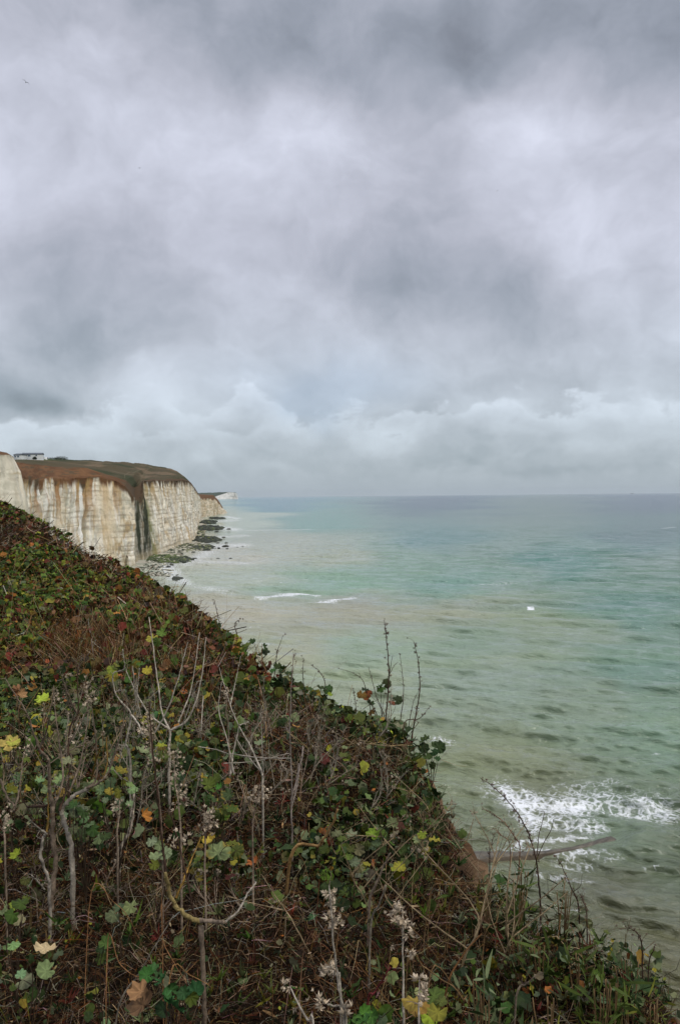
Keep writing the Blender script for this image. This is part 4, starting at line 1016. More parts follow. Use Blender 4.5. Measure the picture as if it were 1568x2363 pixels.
    c = pick(R_, n, [(4, MID_G), (4, DEEP_G), (2.2, GREY_G), (.7, LIME), (.35, YEL), (.25, ORANGE), (.35, RED)])
    mid = (R_.rand(n) < .55) & (y < 7.5); c[mid] = pick(R_, mid.sum(), [(4, GREY_G), (3, DEEP_G), (2, MID_G), (.4, LIME), (.2, YEL)])
    fr = (far > .5) & (R_.rand(n) < .8); c[fr] = pick(R_, fr.sum(), [(5, MID_G * 1.7), (2.5, DEEP_G * 1.5), (2.2, LIME * .85), (.35, ORANGE), (.25, YEL * .7), (1.0, RED), (1.0, RUST * 1.3)])
    rb = (far > .2) & (g < .50); c[rb] = pick(R_, rb.sum(), [(3, RUST * 1.2), (1.2, RED * 1.2), (2, DKST * 1.4), (1.8, STRAW), (1.5, MID_G), (.7, LIME * .7), (.25, ORANGE)])
    size = (.008 + .031 * R_.rand(n) ** 2.6) * np.clip(y / 4, .8, 4.0) ** .66
    leaves(B, P, size, c, R_, 1.5, hi=False)
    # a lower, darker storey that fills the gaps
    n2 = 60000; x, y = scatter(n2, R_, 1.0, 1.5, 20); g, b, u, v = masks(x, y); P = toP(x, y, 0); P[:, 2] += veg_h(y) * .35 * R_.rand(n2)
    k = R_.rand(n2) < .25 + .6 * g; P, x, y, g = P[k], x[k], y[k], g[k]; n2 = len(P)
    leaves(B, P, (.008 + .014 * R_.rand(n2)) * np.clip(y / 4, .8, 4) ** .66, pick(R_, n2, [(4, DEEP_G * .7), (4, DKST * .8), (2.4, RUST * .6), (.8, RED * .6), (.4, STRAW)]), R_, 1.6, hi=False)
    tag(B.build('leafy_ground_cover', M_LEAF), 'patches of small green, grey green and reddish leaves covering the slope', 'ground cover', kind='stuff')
    # 5 narrow leaves: low succulent tufts, greener to the lower right
    B = Bag(); n = 7000; x, y = scatter(n, R_, 1.0, 1.7, 30); g, b, u, v = masks(x, y)
    wgt = .28 + .8 * np.exp(-((u - 1250) / 330) ** 2 - ((v - 2230) / 160) ** 2) + .6 * np.exp(-((u - 1000) / 200) ** 2 - ((v - 1850) / 120) ** 2) + .5 * np.exp(-((u - 1200) / 120) ** 2 - ((v - 2040) / 90) ** 2)
    keep = R_.rand(n) < wgt * .9; x, y = x[keep], y[keep]; m = len(x)
    k = 13; P = np.repeat(toP(x, y, .01), k, 0); P[:, 2] += np.repeat(R_.rand(m) * veg_h(y) * .65, k)
    nn = len(P); d = unit(np.stack([R_.randn(nn) * .8, R_.randn(nn) * .8, .5 + R_.rand(nn)], -1))
    base = pick(R_, m, [(4, DEEP_G * 1.1), (3, MID_G * .9), (2, GREY_G), (1, RED), (.8, LIME * .6), (.6, RUST)]); yy = np.repeat(y, k)
    blades(B, P, d, (.02 + .04 * R_.rand(nn)) * np.clip(yy / 3.5, .7, 3) ** .6, (.005 + .008 * R_.rand(nn)) * np.clip(yy / 3.5, .7, 3) ** .7, np.repeat(base, k, 0) * (.75 + .5 * R_.rand(nn, 1)), R_, .35, 3)
    tag(B.build('narrow_leaf_ground_cover', M_LEAF), 'tufts of narrow dark green leaves low on the cliff top, thickest towards the lower right', 'ground cover', kind='stuff')
    # 6 dry grass
    B = Bag(); n = 9000; x, y = scatter(n, R_, 1.0, 2.5, 20); g, b, u, v = masks(x, y)
    w = np.exp(-((u - 200) / 190) ** 2 - ((v - 1480) / 45) ** 2) + .8 * np.exp(-((u - 300) / 110) ** 2 - ((v - 1510) / 50) ** 2) + .35 * np.exp(-((u - 1000) / 250) ** 2 - ((v - 2250) / 120) ** 2) + .15 + .9 * np.exp(-((u - 1075) / 55) ** 2 - ((v - 1850) / 110) ** 2)
    keep = R_.rand(n) < w; x, y = x[keep], y[keep]; m = len(x); k = 7
    P = np.repeat(toP(x, y, .0), k, 0) + R_.randn(m * k, 3) * np.array([.03, .03, 0]); yy = np.repeat(y, k); nn = len(P)
    d = unit(np.stack([R_.randn(nn) * .6, R_.randn(nn) * .8, .35 + R_.rand(nn)], -1))
    blades(B, P, d, veg_h(yy) * (.5 + .8 * R_.rand(nn)) * np.interp(yy, [3, 8], [.75, 1.1]), (.0018 + .0016 * R_.rand(nn)) * np.clip(yy / 4, .8, 4) ** .8, pick(R_, nn, [(3, STRAW), (1, ORANGE * .5), (2, RUST), (1.5, TAN), (.5, LIME * .5)]), R_, .55, 4, fold=-1)
    tag(B.build('dry_grass', M_STEM), 'wisps of orange brown dry grass among the mallows', 'dry grass', kind='stuff')
build_mass()

# ---------------------------------------------------------------- single plants
def tube(B, pts, r0, r1, col, R_, sides=7, sub=5, knots=.25, wob=.0):
    pts = np.asarray(pts, float); n = len(pts)
    if n > 2:
        ext = np.concatenate([[2 * pts[0] - pts[1]], pts, [2 * pts[-1] - pts[-2]]]); out = []
        for i in range(n - 1):
            p0, p1, p2, p3 = ext[i:i + 4]
            for t in np.linspace(0, 1, sub, endpoint=False):
                out.append(.5 * ((2 * p1) + (-p0 + p2) * t + (2 * p0 - 5 * p1 + 4 * p2 - p3) * t * t + (-p0 + 3 * p1 - 3 * p2 + p3) * t ** 3))
        out.append(pts[-1]); C = np.array(out)
    else:
        C = pts[0] + (pts[1] - pts[0]) * np.linspace(0, 1, sub * 2)[:, None]
    m = len(C); L = np.linalg.norm(np.diff(C, axis=0), axis=1).sum()
    C[1:-1] += R_.randn(m - 2, 3) * min(r0 * .22, L * .006)
    T = unit(np.gradient(C, axis=0)); a = unit(np.cross(T, np.array([.3, .9, .2]))); b = np.cross(T, a)
    rr = np.linspace(r0, r1, m) * (1 + knots * (R_.rand(m) - .4) * (R_.rand(m) < .5))
    th = np.arange(sides) * 2 * np.pi / sides
    V = C[:, None] + rr[:, None, None] * (np.cos(th)[None, :, None] * a[:, None] + np.sin(th)[None, :, None] * b[:, None])
    cc = np.asarray(col) * (.6 + .65 * R_.rand(m, 1)); cc = np.repeat(cc[:, None], sides, 1) * (.75 + .5 * R_.rand(m, sides, 1))
    B.add(V.reshape(-1, 3), [grid_faces(m, sides, True), np.array([np.arange(sides) + (m - 1) * sides])], cc.reshape(-1, 3))
    return C
def twigs(B, C, n, length, r, col, R_, spread=.8):
    i = R_.randint(1, len(C), n); T = unit(np.gradient(C, axis=0))[i]
    d = unit(T * .7 + unit(R_.randn(n, 3)) * spread)
    C3 = stems(B, C[i], d, length * (.4 + .8 * R_.rand(n)), np.full(n, r), np.tile(col, (n, 1)) * (.7 + .6 * R_.rand(n, 1)), R_, .12, 3, .03)
    return C3[:, -1]
def husks(B, P, size, R_, col=(.46, .37, .26)):
    """papery five-pointed calyces"""
    n = len(P); x, y, z = rot_frames(n, R_, 2.2)
    V = [(0, 0, 0)]; 
    for k in range(5):
        a = k * 2 * math.pi / 5
        V += [(.55 * math.cos(a - .5), .55 * math.sin(a - .5), .45), (.75 * math.cos(a), .75 * math.sin(a), 1.15), (.55 * math.cos(a + .5), .55 * math.sin(a + .5), .45), (.62 * math.cos(a), .62 * math.sin(a), .5)]
    V = np.array(V) ; k = len(V)
    tr = []
    for q in range(5):
        s = 1 + q * 4; tr += [(0, s, s + 3), (0, s + 3, s + 2), (s, s + 1, s + 3), (s + 3, s + 1, s + 2)]
    L_ = V[None] * (np.asarray(size) * (.7 + .6 * R_.rand(n)))[:, None, None] * (1 + .35 * R_.randn(n, k, 1) * .5)
    Wd = P[:, None] + L_[..., 0:1] * x[:, None] + L_[..., 1:2] * y[:, None] + L_[..., 2:3] * z[:, None]
    c = np.asarray(col) * (.55 + .8 * R_.rand(n, 1)); 
    B.add(Wd.reshape(-1, 3), [(np.array(tr)[None] + (np.arange(n) * k)[:, None, None]).reshape(-1, 3)], np.repeat(c, k, 0))
Z3 = lambda x, y: (.3379 * x + 198.7, 1423.7 + .3379 * y)       # enlargements of the photograph used while measuring
Z5 = lambda x, y: (.2112 * x, 1523 + .2112 * y)
Z6 = lambda x, y: (.4223 * x, 1854 + .4223 * y)
Z7 = lambda x, y: (596 + .3379 * x, 1854 + .3379 * y)
Z9 = lambda x, y: (463.5 + .4223 * x, 1390.6 + .4223 * y)
Z8 = lambda x, y: (993.3 + .3666 * x, 1655.5 + .3666 * y)
def poly(zf, pts, d0, R_, dj=.10, d1=None):
    """a branch: measured places, distance drifting from d0 to d1 with some wander"""
    n = len(pts); d1 = d0 + R_.uniform(-1, 1) * dj * 2 if d1 is None else d1
    dd = np.linspace(d0, d1, n) + np.concatenate([[0], R_.uniform(-1, 1, n - 1) * dj * .15])
    return np.array([W(*zf(a, b), q) for (a, b), q in zip(pts, dd)])
def plant(name, label, cat, base, group=None):
    return empty(name, base, label, cat, group)
PALE = np.array([.52, .45, .35]); BRK = np.array([.22, .165, .115]); YST = np.array([.22, .13, .03]); DRK = np.array([.06, .036, .024])
def foot(P):
    """the same point lowered to the ground"""
    q = np.array(P, float); q[2] = float(ground(np.array([q[0]]), np.array([q[1]]))[0]) - .03; return q
def branchy(name, label, cat, zf, branches, d, seed, col, group=None, stemtwigs=6, twl=.05, trunk_first=True, husk=None, dj=.10, tw_r=.0012):
    R_ = RS(seed); first = poly(zf, branches[0][0], d, R_, .02, d)
    ft = foot(first[0]); e = plant(name, label, cat, ft, group)
    for k, (pts, r0, r1, *cc) in enumerate(branches):
        c = cc[0] if cc else col
        C = poly(zf, pts, d, R_, .02 if k == 0 else dj, d if k == 0 else None)
        if k == 0: C = np.concatenate([[ft], C])
        elif r0 >= .014: C = np.concatenate([[foot(C[0])], C])
        B = Bag(); Q = tube(B, C, r0 * .68, r1 * .68, c * .85, R_, knots=.5, sub=7)
        if stemtwigs: twigs(B, Q, int(stemtwigs * (2.4 if k else 1)) + 2, twl, tw_r, c * .85, R_)
        B.build('stem' if k == 0 else 'branch', M_BARK, e)
    for (hu, hv, hn, hs, hd) in (husk or []):
        q = W(*zf(hu, hv), d) + 0; P_ = q + R_.randn(hn, 3) * np.array([hs, hs, hs * 1.5]) * .5
        B = Bag(); husks(B, P_, np.full(hn, hd), R_); B.build('seed_head', M_HUSK, e)
    return e
# pale bare shrub
branchy('bare_shrub', 'pale bleached bare shrub with long bare rods fanning upward mid slope', 'shrub', Z3, [
    ([(566, 960), (570, 860), (575, 775)], .011, .009), ([(575, 775), (520, 650), (480, 370), (430, 0)], .0085, .003), ([(470, 790), (560, 620), (640, 380), (695, 170)], .007, .0028),
    ([(580, 775), (700, 690), (780, 460), (820, 140)], .009, .003), ([(632, 720), (720, 480), (775, 105)], .006, .0022), ([(570, 770), (440, 670), (350, 530), (275, 370)], .008, .003),
    ([(650, 770), (760, 440)], .004, .002), ([(460, 690), (380, 600)], .004, .002), ([(800, 540), (785, 780)], .004, .003)], 4.55, 11, PALE, stemtwigs=3, twl=.03)
branchy('bare_shrub', 'crooked pale dead shrub with zigzag lichened branches, left of the fanned bare rods', 'shrub', Z3, [
    ([(300, 960), (285, 900), (270, 870)], .010, .008), ([(270, 870), (305, 670), (250, 590), (200, 520), (185, 390), (262, 350), (250, 220)], .008, .003), ([(300, 660), (350, 720), (390, 800)], .008, .005),
    ([(345, 420), (350, 560), (380, 700)], .005, .004), ([(318, 335), (335, 520), (350, 700)], .004, .003), ([(365, 350), (340, 600)], .003, .002), ([(205, 510), (262, 495)], .004, .002), ([(215, 870), (275, 885)], .004, .003)], 4.35, 12, PALE * .9, stemtwigs=5, twl=.03)
branchy('bare_stick', 'thick straight bleached stick leaning among husks below the zigzag shrub', 'dead stick', Z6, [([(650, 270), (705, 160), (730, 20), (735, -90)], .014, .009)], 3.75, 13, np.array([.46, .38, .29]), stemtwigs=0)
branchy('bare_shrub', 'thin grey dead shrub of crossing rods in the middle of the slope', 'shrub', Z3, [
    ([(1205, 1150), (1200, 1060)], .009, .008), ([(1200, 1060), (1120, 880), (1040, 740), (970, 560), (910, 345)], .0075, .002), ([(1010, 1075), (960, 830), (905, 640), (925, 440)], .006, .002),
    ([(985, 1075), (1005, 930), (1045, 740)], .007, .005), ([(1200, 1060), (1110, 960), (1030, 840)], .005, .003), ([(1210, 1060), (1200, 860), (1193, 660)], .004, .002), ([(985, 600), (1020, 440), (1055, 270)], .004, .002),
    ([(1045, 740), (1110, 715)], .005, .003), ([(990, 935), (1180, 960), (1400, 965)], .004, .003), ([(940, 1000), (1150, 985), (1385, 930)], .0035, .002), ([(770, 885), (900, 910), (1000, 945)], .0035, .002)], 4.25, 14, PALE * .85, stemtwigs=4, twl=.03, dj=.16)
branchy('dead_stalk', 'tall straight grey stalk standing right of the crossing rods', 'dead stalk', Z3, [([(1405, 1500), (1400, 1075), (1390, 700), (1415, 255)], .0085, .003), ([(1400, 1250), (1470, 980), (1480, 880)], .008, .005),
    ([(1402, 1300), (1440, 1150), (1450, 1000)], .006, .003), ([(1395, 800), (1360, 750)], .003, .002)], 4.1, 15, np.array([.26, .21, .17]), stemtwigs=7, twl=.035)
# left tree mallow with many twiggy stems
branchy('dead_tree_mallow', 'large twiggy dead tree mallow with two grey trunks on the left', 'shrub', Z5, [
    ([(560, 2700), (600, 2300), (585, 1880), (575, 1600)], .017, .013, BRK * 1.1), ([(575, 1600), (540, 1400), (530, 1100), (430, 960), (300, 600), (60, 200)], .011, .003, BRK), ([(790, 2200), (740, 1880), (680, 1640), (800, 1500), (950, 1400)], .016, .011, PALE * .75),
    ([(950, 1400), (1100, 1330), (1200, 1180), (1320, 800), (1390, 420)], .009, .0025, BRK), ([(590, 1600), (690, 1300), (650, 900), (600, 500), (590, 280)], .007, .002, BRK), ([(430, 970), (500, 800), (550, 600), (590, 350)], .006, .002, BRK),
    ([(940, 1400), (1050, 1300), (1050, 900), (1000, 500)], .007, .0025, BRK * .8), ([(760, 1440), (870, 1150), (950, 750), (960, 480)], .006, .002, BRK), ([(580, 1590), (430, 1600), (300, 1600)], .010, .006, DRK * 1.3), ([(150, 1650), (210, 1450), (250, 1100), (290, 960)], .006, .002, BRK),
    ([(180, 1380), (110, 1200), (50, 1080)], .004, .002, PALE * .6), ([(1110, 1330), (1170, 1150), (1165, 850)], .006, .003, YST * .8), ([(1000, 1300), (1040, 1130), (1090, 980)], .005, .003, YST * .8), ([(720, 1450), (760, 1250), (790, 1080)], .004, .0015, BRK),
    ([(700, 1000), (860, 720), (950, 560), (1090, 300)], .004, .0015, BRK), ([(0, 1300), (80, 1500), (170, 1600)], .008, .005, BRK), ([(650, 1650), (720, 1450), (730, 1400)], .007, .004, DRK * 1.5)],
    3.35, 16, BRK, stemtwigs=13, twl=.035, dj=.12, husk=[(990, 370, 16, .03, .011), (960, 460, 8, .02, .010), (630, 390, 9, .02, .009), (470, 570, 6, .02, .008), (310, 960, 9, .02, .009), (800, 850, 8, .03, .009), (960, 260, 6, .02, .008)])
branchy('dead_tree_mallow', 'dark upright dead mallow stem with short twigs behind the large twiggy one', 'shrub', Z5, [
    ([(750, 900), (850, 600), (850, 300), (840, 0)], .0075, .002, DRK * 1.6), ([(845, 600), (760, 400), (700, 250), (640, 80)], .005, .002, BRK), ([(860, 480), (910, 320), (950, 160)], .004, .0015, BRK), ([(810, 700), (740, 430), (700, 270)], .004, .0015, BRK), ([(850, 150), (870, 40), (900, -60)], .003, .001, BRK)], 3.9, 17, BRK, stemtwigs=16, twl=.03,
    husk=[(730, 190, 7, .02, .009)])
branchy('dead_tree_mallow', 'slim dead mallow with a thin crooked grey trunk beside the two grey trunks', 'shrub', Z6, [([(270, 480), (265, 410), (225, 290), (232, 200), (255, 160)], .010, .007), ([(250, 160), (205, 130), (165, 90)], .006, .003), ([(256, 160), (266, 60), (262, -60)], .006, .003, YST * .8), ([(245, 470), (200, 420), (175, 395)], .005, .003)], 3.2, 18, PALE * .7, stemtwigs=4)
# yellow-barked plant
branchy('yellow_barked_mallow', 'forked mallow with mossy yellow bark and a straight trunk, low centre left', 'shrub', Z6, [
    ([(1118, 1250), (1112, 1000), (1098, 670)], .013, .012, BRK * 1.2), ([(1100, 650), (1000, 600), (940, 520), (905, 380)], .013, .008, np.array([.33, .25, .10])), ([(905, 380), (885, 180), (862, -60), (830, -330), (815, -560)], .006, .003, DRK * 1.5),
    ([(1080, 640), (1160, 645), (1225, 650)], .011, .009, BRK * 1.3), ([(1225, 650), (1300, 590), (1350, 500), (1400, 430)], .006, .003, PALE * .7), ([(1070, 620), (1050, 560), (1035, 480), (960, 150), (925, 30)], .007, .003, DRK * 1.3),
    ([(960, 520), (1010, 400), (1050, 300), (1100, 180)], .006, .003, YST * 1.15)], 2.75, 19, BRK, stemtwigs=6, twl=.035,
    husk=[(990, 190, 9, .03, .010), (940, 190, 8, .02, .009)])
for k, (h, lab) in enumerate([((800, -880, 815, -1000), 0)]): pass
# the crowd of thin dead mallow stalks
def stalk_crowd():
    R_ = RS(333); protos = []
    for k in range(9):
        e = empty('dead_mallow_twigs', (0, 0, 0), 'x', 'dead stalk'); h = .26 + .22 * R_.rand(); col = (GREYST * .85, BRK * 1.1, TAN * .8)[k % 3]
        B = Bag(); C = np.array([[0, 0, -.03], [.02 * R_.randn(), .02 * R_.randn(), h * .35], [.05 * R_.randn(), .05 * R_.randn(), h * .7], [.08 * R_.randn(), .08 * R_.randn(), h]])
        Q = tube(B, C, .0045, .0016, col, R_, sides=5, sub=4); ends = twigs(B, Q[3:], 16, .06, .0012, col, R_, .7); B.build('stem', M_BARK, e)
        for j in range(3):
            B = Bag(); a = Q[R_.randint(4, 8)]; q = a + np.array([R_.randn() * .09, R_.randn() * .09, h * (.3 + .3 * R_.rand())])
            QB = tube(B, [a, (a + q) / 2 + R_.randn(3) * .015, q], .003, .0012, col, R_, sides=5, sub=4); twigs(B, QB, 9, .05, .0011, col, R_, .7); B.build('branch', M_BARK, e)
        B = Bag(); husks(B, Q[-1:] + R_.randn(7, 3) * .010, np.full(7, .008), R_, (.30, .24, .17)); B.build('seed_head', M_HUSK, e)
        protos.append(e)
    spots = []
    while len(spots) < 92:
        u, v = [(R_.uniform(0, 330), R_.uniform(1620, 1900)), (R_.uniform(330, 700), R_.uniform(1640, 1920)), (R_.uniform(560, 1000), R_.uniform(1640, 1900)), (R_.uniform(0, 560), R_.uniform(1880, 2120)), (R_.uniform(700, 1300), R_.uniform(1950, 2250))][[0, 0, 0, 1, 1, 2, 2, 3, 4][len(spots) % 9]]
        yy = np.linspace(2.2, 7.5, 200); xx = (u - UC) / F * yy; _, vv, _ = UV(toP(xx, yy, .12)); i = int(np.argmin(np.abs(vv - v)))
        if xx[i] < xedge(yy[i:i + 1])[0] - .12 and abs(vv[i] - v) < 60: spots.append((xx[i], yy[i], u, v))
    for k, (x, y, u, v) in enumerate(spots):
        p = protos[k % 9]
        if k < 9: e = p
        else:
            e = p.copy(); COL.objects.link(e)
            for c in p.children: q = c.copy(); COL.objects.link(q); q.parent = e
        e.location = (x, y, float(ground(np.array([x]), np.array([y]))[0])); e.rotation_euler = (R_.randn() * .15, R_.randn() * .15, R_.rand() * 6.28); s_ = .75 + .5 * R_.rand(); e.scale = (s_, s_, s_)
        if u < 330 and v < 1900: lab = 'one of the dead mallow stalks crowding around the twiggy shrub on the left'
        elif u < 700 and v < 1925: lab = 'one of the thin dead mallow stalks among the pale rods and husks mid slope'
        elif v < 1925: lab = 'one of the thin dead stalks near the cliff edge right of the tall grey stalk'
        elif u < 560: lab = 'one of the short dead stalks around the yellow barked mallow'
        else: lab = 'one of the short dead stalks low on the right part of the slope'
        tag(e, lab, 'dead stalk', lab.replace('one of the ', ''))
stalk_crowd()
# mid-slope husk spires
def spire(zf, pts, d, seed, label, hpts, hn, hd, rad=.004, col=None, group='husk bearing dead mallow stalks', hs=.022, side=7):
    R_ = RS(seed); C = poly(zf, pts, d, R_, .05); ft = foot(C[0]); e = plant('dead_mallow_stalk', label, 'dead stalk', ft, group)
    B = Bag(); Q = tube(B, np.concatenate([[ft], C]), rad * 1.25, rad * .5, BRK * 1.1 if col is None else col, R_, sides=6)
    ends = twigs(B, Q[len(Q) // 3:], side, .045, .0015, BRK * 1.2, R_); husks(B, ends[:max(2, side // 2)], np.full(max(2, side // 2), hd * .9), R_); B.build('stem', M_BARK, e)
    for (a, b) in hpts:
        P_ = W(*zf(a, b), d + .02 * R_.randn()) + R_.randn(hn, 3) * np.array([hs, hs, hs * 1.2]) * .55
        B = Bag(); husks(B, P_, np.full(hn, hd), R_); B.build('seed_head', M_HUSK, e)
    return e
ZA = lambda x, y: (.4223 * x, 1390.6 + .4223 * y)
spire(ZA, [(885, 1250), (850, 950), (820, 740), (805, 610)], 3.35, 31, 'thick spire of grey husks rising in front of the pale fanned rods', [(800, 615), (815, 650), (800, 690), (830, 730), (795, 720), (845, 850)], 9, .010, hs=.026)
spire(ZA, [(985, 1200), (960, 1000), (950, 830)], 3.3, 32, 'bushy pale husk cluster right of the thick husk spire', [(945, 810), (980, 830), (955, 880), (985, 900), (960, 950), (990, 1010), (940, 985), (975, 1100)], 8, .010, hs=.026)
spire(ZA, [(1120, 1330), (1140, 1230), (1150, 1160)], 3.3, 33, 'round ball of beige husks low in the middle of the slope', [(1145, 1170), (1125, 1195), (1160, 1215), (1140, 1150)], 8, .010, hs=.028)
spire(ZA, [(1380, 1250), (1400, 1100), (1420, 1000)], 3.5, 34, 'husk cluster below the crossing rods, left of the tall grey stalk', [(1400, 1010), (1440, 1040), (1385, 1060), (1420, 1080), (1455, 1010)], 7, .010, hs=.026)
spire(ZA, [(1250, 700), (1235, 600), (1245, 470)], 4.9, 35, 'small husk tuft on a thin stem near the slope edge', [(1245, 480), (1235, 505), (1230, 530)], 6, .010, hs=.02)
spire(ZA, [(30, 1350), (25, 1250), (30, 1160)], 3.1, 36, 'husk clump at the left border above the pale leaves', [(20, 1170), (45, 1150), (30, 1200)], 7, .009)
spire(ZA, [(640, 1320), (650, 1180), (655, 1080)], 3.4, 37, 'low husk stalk between the bleached stick and the two grey trunks', [(655, 1090), (640, 1130), (620, 1110)], 6, .009)
# near front husk stalks
spire(Z7, [(600, 1560), (560, 1330), (535, 1150), (512, 930), (500, 760), (482, 560)], 2.15, 41, 'tallest papery husk stalk in front, bottom centre', [(515, 625), (475, 640), (512, 700), (490, 775), (562, 800), (515, 828), (470, 800)], 5, .0105, rad=.0036, col=PALE * .65, hs=.012, side=5)
spire(Z7, [(585, 1540), (560, 1400), (500, 1380), (440, 1355), (400, 1330)], 2.15, 42, 'short papery husk stalk bent left beside the tallest one', [(432, 1400), (425, 1345), (618, 1400), (600, 1440)], 4, .0105, rad=.003, col=PALE * .65, hs=.012, side=3)
spire(Z7, [(560, 1300), (530, 1180), (500, 1120), (455, 1120)], 2.2, 43, 'pair of open cream husks halfway up the front stalk', [(440, 1135), (485, 1120), (480, 1145)], 4, .012, rad=.0026, col=PALE * .65, hs=.010, side=2)
spire(Z7, [(992, 1560), (988, 1250), (985, 950), (978, 700)], 2.3, 44, 'straight papery husk stalk right of the tallest front one', [(938, 712), (980, 735), (950, 810), (1008, 825), (1030, 885), (1035, 1030), (915, 760)], 5, .0115, rad=.0036, col=PALE * .65, hs=.012, side=5)
spire(Z7, [(380, 1560), (335, 1480), (275, 1370), (215, 1250)], 2.1, 45, 'leaning husk stalk at the bottom edge, left of the tallest front one', [(188, 1262), (200, 1240)], 4, .010, rad=.0034, col=PALE * .65, hs=.010, side=5)
spire(Z7, [(1095, 1560), (1095, 1350), (1100, 1180)], 2.05, 46, 'short husk stalk at the bottom edge in front of yellowing leaves', [(1098, 1210), (1120, 1225), (1118, 1310), (1122, 1350), (1130, 1290)], 5, .0105, rad=.003, col=PALE * .65, hs=.012, side=4)
# thin seed stalks on the skyline of the edge
def wisp(zf, pts, d, seed, label, r=.0035, buds=14, side=5, col=None, group='thin dark seed stalks along the cliff edge', extra=()):
    R_ = RS(seed); C = poly(zf, pts, d, R_, .04); ft = foot(C[0]); ft[0] = min(ft[0], float(xedge(np.array([ft[1]]))[0]) - .02); ft = foot(ft)
    e = plant('seed_stalk', label, 'seed stalk', ft, group); col = DRK * 1.2 if col is None else col
    B = Bag(); Q = tube(B, np.concatenate([[ft], C]), r * 1.2, r * .35, col, R_, sides=5, knots=.1)
    ends = twigs(B, Q[4:], side, .05, .0013, col, R_, .6); i = R_.randint(len(Q) // 3, len(Q), buds); P_ = np.concatenate([Q[i] + unit(R_.randn(buds, 3)) * r * 2.2, ends]); husks(B, P_, np.full(len(P_), r * 1.9), R_, (.13, .085, .06)); B.build('stem', M_BARK, e)
    for q in extra:
        B = Bag(); tube(B, poly(zf, q, d, R_, .04), r * .5, r * .25, col, R_, sides=5); B.build('branch', M_BARK, e)
wisp(Z9, [(1010, 640), (1025, 400), (1015, 220), (1000, 95)], 6.4, 51, 'tallest dark seed stalk on the cliff edge against the sea', .0065, 26, 4, extra=[[(1020, 430), (1035, 350), (1045, 290)], [(1025, 400), (1050, 350), (1075, 325)]])
wisp(Z9, [(1095, 600), (1105, 450), (1085, 280)], 6.3, 52, 'slender middle seed stalk between the two tallest', .004, 8, 3)
wisp(Z9, [(1165, 650), (1195, 480), (1185, 320), (1160, 210)], 6.1, 53, 'right hand tall seed stalk with a bent tip on the cliff edge', .0055, 24, 4)
wisp(Z9, [(1000, 630), (960, 520), (935, 430), (915, 350)], 6.5, 54, 'thin seed stalk leaning left behind the leafy mallow sprig', .004, 8, 3)
wisp(Z9, [(930, 620), (890, 440), (830, 385), (750, 360)], 6.7, 55, 'arching seed stalk drooping left over the water', .0035, 12, 2)
wisp(Z9, [(1110, 660), (1190, 635), (1240, 580)], 6.0, 56, 'short seed stalk reaching right from the cliff edge, with a dark tuft', .0045, 9, 3)
wisp(Z9, [(1140, 640), (1160, 540), (1190, 480)], 6.2, 57, 'thin forked stalk leaning into the right hand tall one', .003, 3, 3)
wisp(Z9, [(850, 640), (845, 560), (830, 470)], 7.0, 58, 'short bristly stalk left of the leafy mallow sprig', .0045, 14, 6)
wisp(Z9, [(500, 520), (495, 400), (510, 285)], 8.7, 59, 'upright seed stalk where the slope edge dips, first of three', .006, 14, 5)
wisp(Z9, [(565, 500), (555, 400), (562, 310)], 8.5, 60, 'upright seed stalk with dark knots beside the first edge dip stalk', .006, 16, 5)
wisp(Z9, [(680, 460), (650, 380), (600, 340)], 8.0, 61, 'curling tendril stalk arching over the leafy edge clump', .005, 10, 4)
wisp(Z9, [(400, 400), (415, 280), (447, 180)], 9.6, 62, 'leaning stalk with one bud at its tip farther up the edge', .0065, 8, 4)
wisp(Z9, [(110, 170), (90, 60), (70, -20)], 12.0, 63, 'seed stalk with dark seeds highest up the cliff edge', .008, 12, 4)
wisp(Z9, [(200, 210), (185, 120), (215, 90)], 11.4, 64, 'bushy reddish stalk next to the highest edge stalk', .008, 10, 6)
wisp(Z8, [(690, 1200), (680, 1050), (655, 860), (600, 700), (530, 580), (420, 460), (310, 380)], 3.5, 65, 'long dark seed stalk arching left across the surf', .0042, 34, 4, extra=[[(665, 870), (680, 740), (700, 660), (712, 595), (690, 590)], [(675, 870), (710, 790), (755, 710), (772, 640)]])
wisp(Z8, [(930, 1200), (890, 1090), (830, 950), (785, 870)], 3.3, 66, 'curved brown seed stalk right of the long arching one', .003, 20, 5, extra=[[(890, 1100), (940, 1060), (952, 985)]])
wisp(Z8, [(370, 900), (375, 830), (400, 730)], 3.8, 67, 'short dark twin stalk where the bare earth meets the mound', .003, 6, 5, extra=[[(372, 880), (365, 800), (360, 760)]])
wisp(Z8, [(560, 860), (530, 760), (450, 650), (330, 575)], 3.7, 68, 'feathery rust coloured stalk drooping left below the long arching one', .0028, 26, 16, col=np.array([.2, .1, .06]))
wisp(Z8, [(500, 830), (440, 740), (400, 700), (350, 720)], 3.75, 69, 'thin looping stalk over the mound by the bare earth', .002, 8, 4, col=np.array([.2, .1, .06]))
wisp(Z8, [(980, 1250), (960, 1160), (940, 1110)], 3.2, 70, 'low crinkled stalk at the edge below the curved brown one', .0028, 12, 6)
wisp(Z8, [(1330, 1480), (1310, 1380), (1260, 1330), (1190, 1330)], 2.95, 71, 'drooping tangle stalk above the lowest stretch of edge', .0028, 16, 8)
wisp(Z8, [(1370, 1560), (1400, 1470), (1410, 1430)], 2.9, 72, 'small curled stalk nearest the right border', .0025, 6, 4)
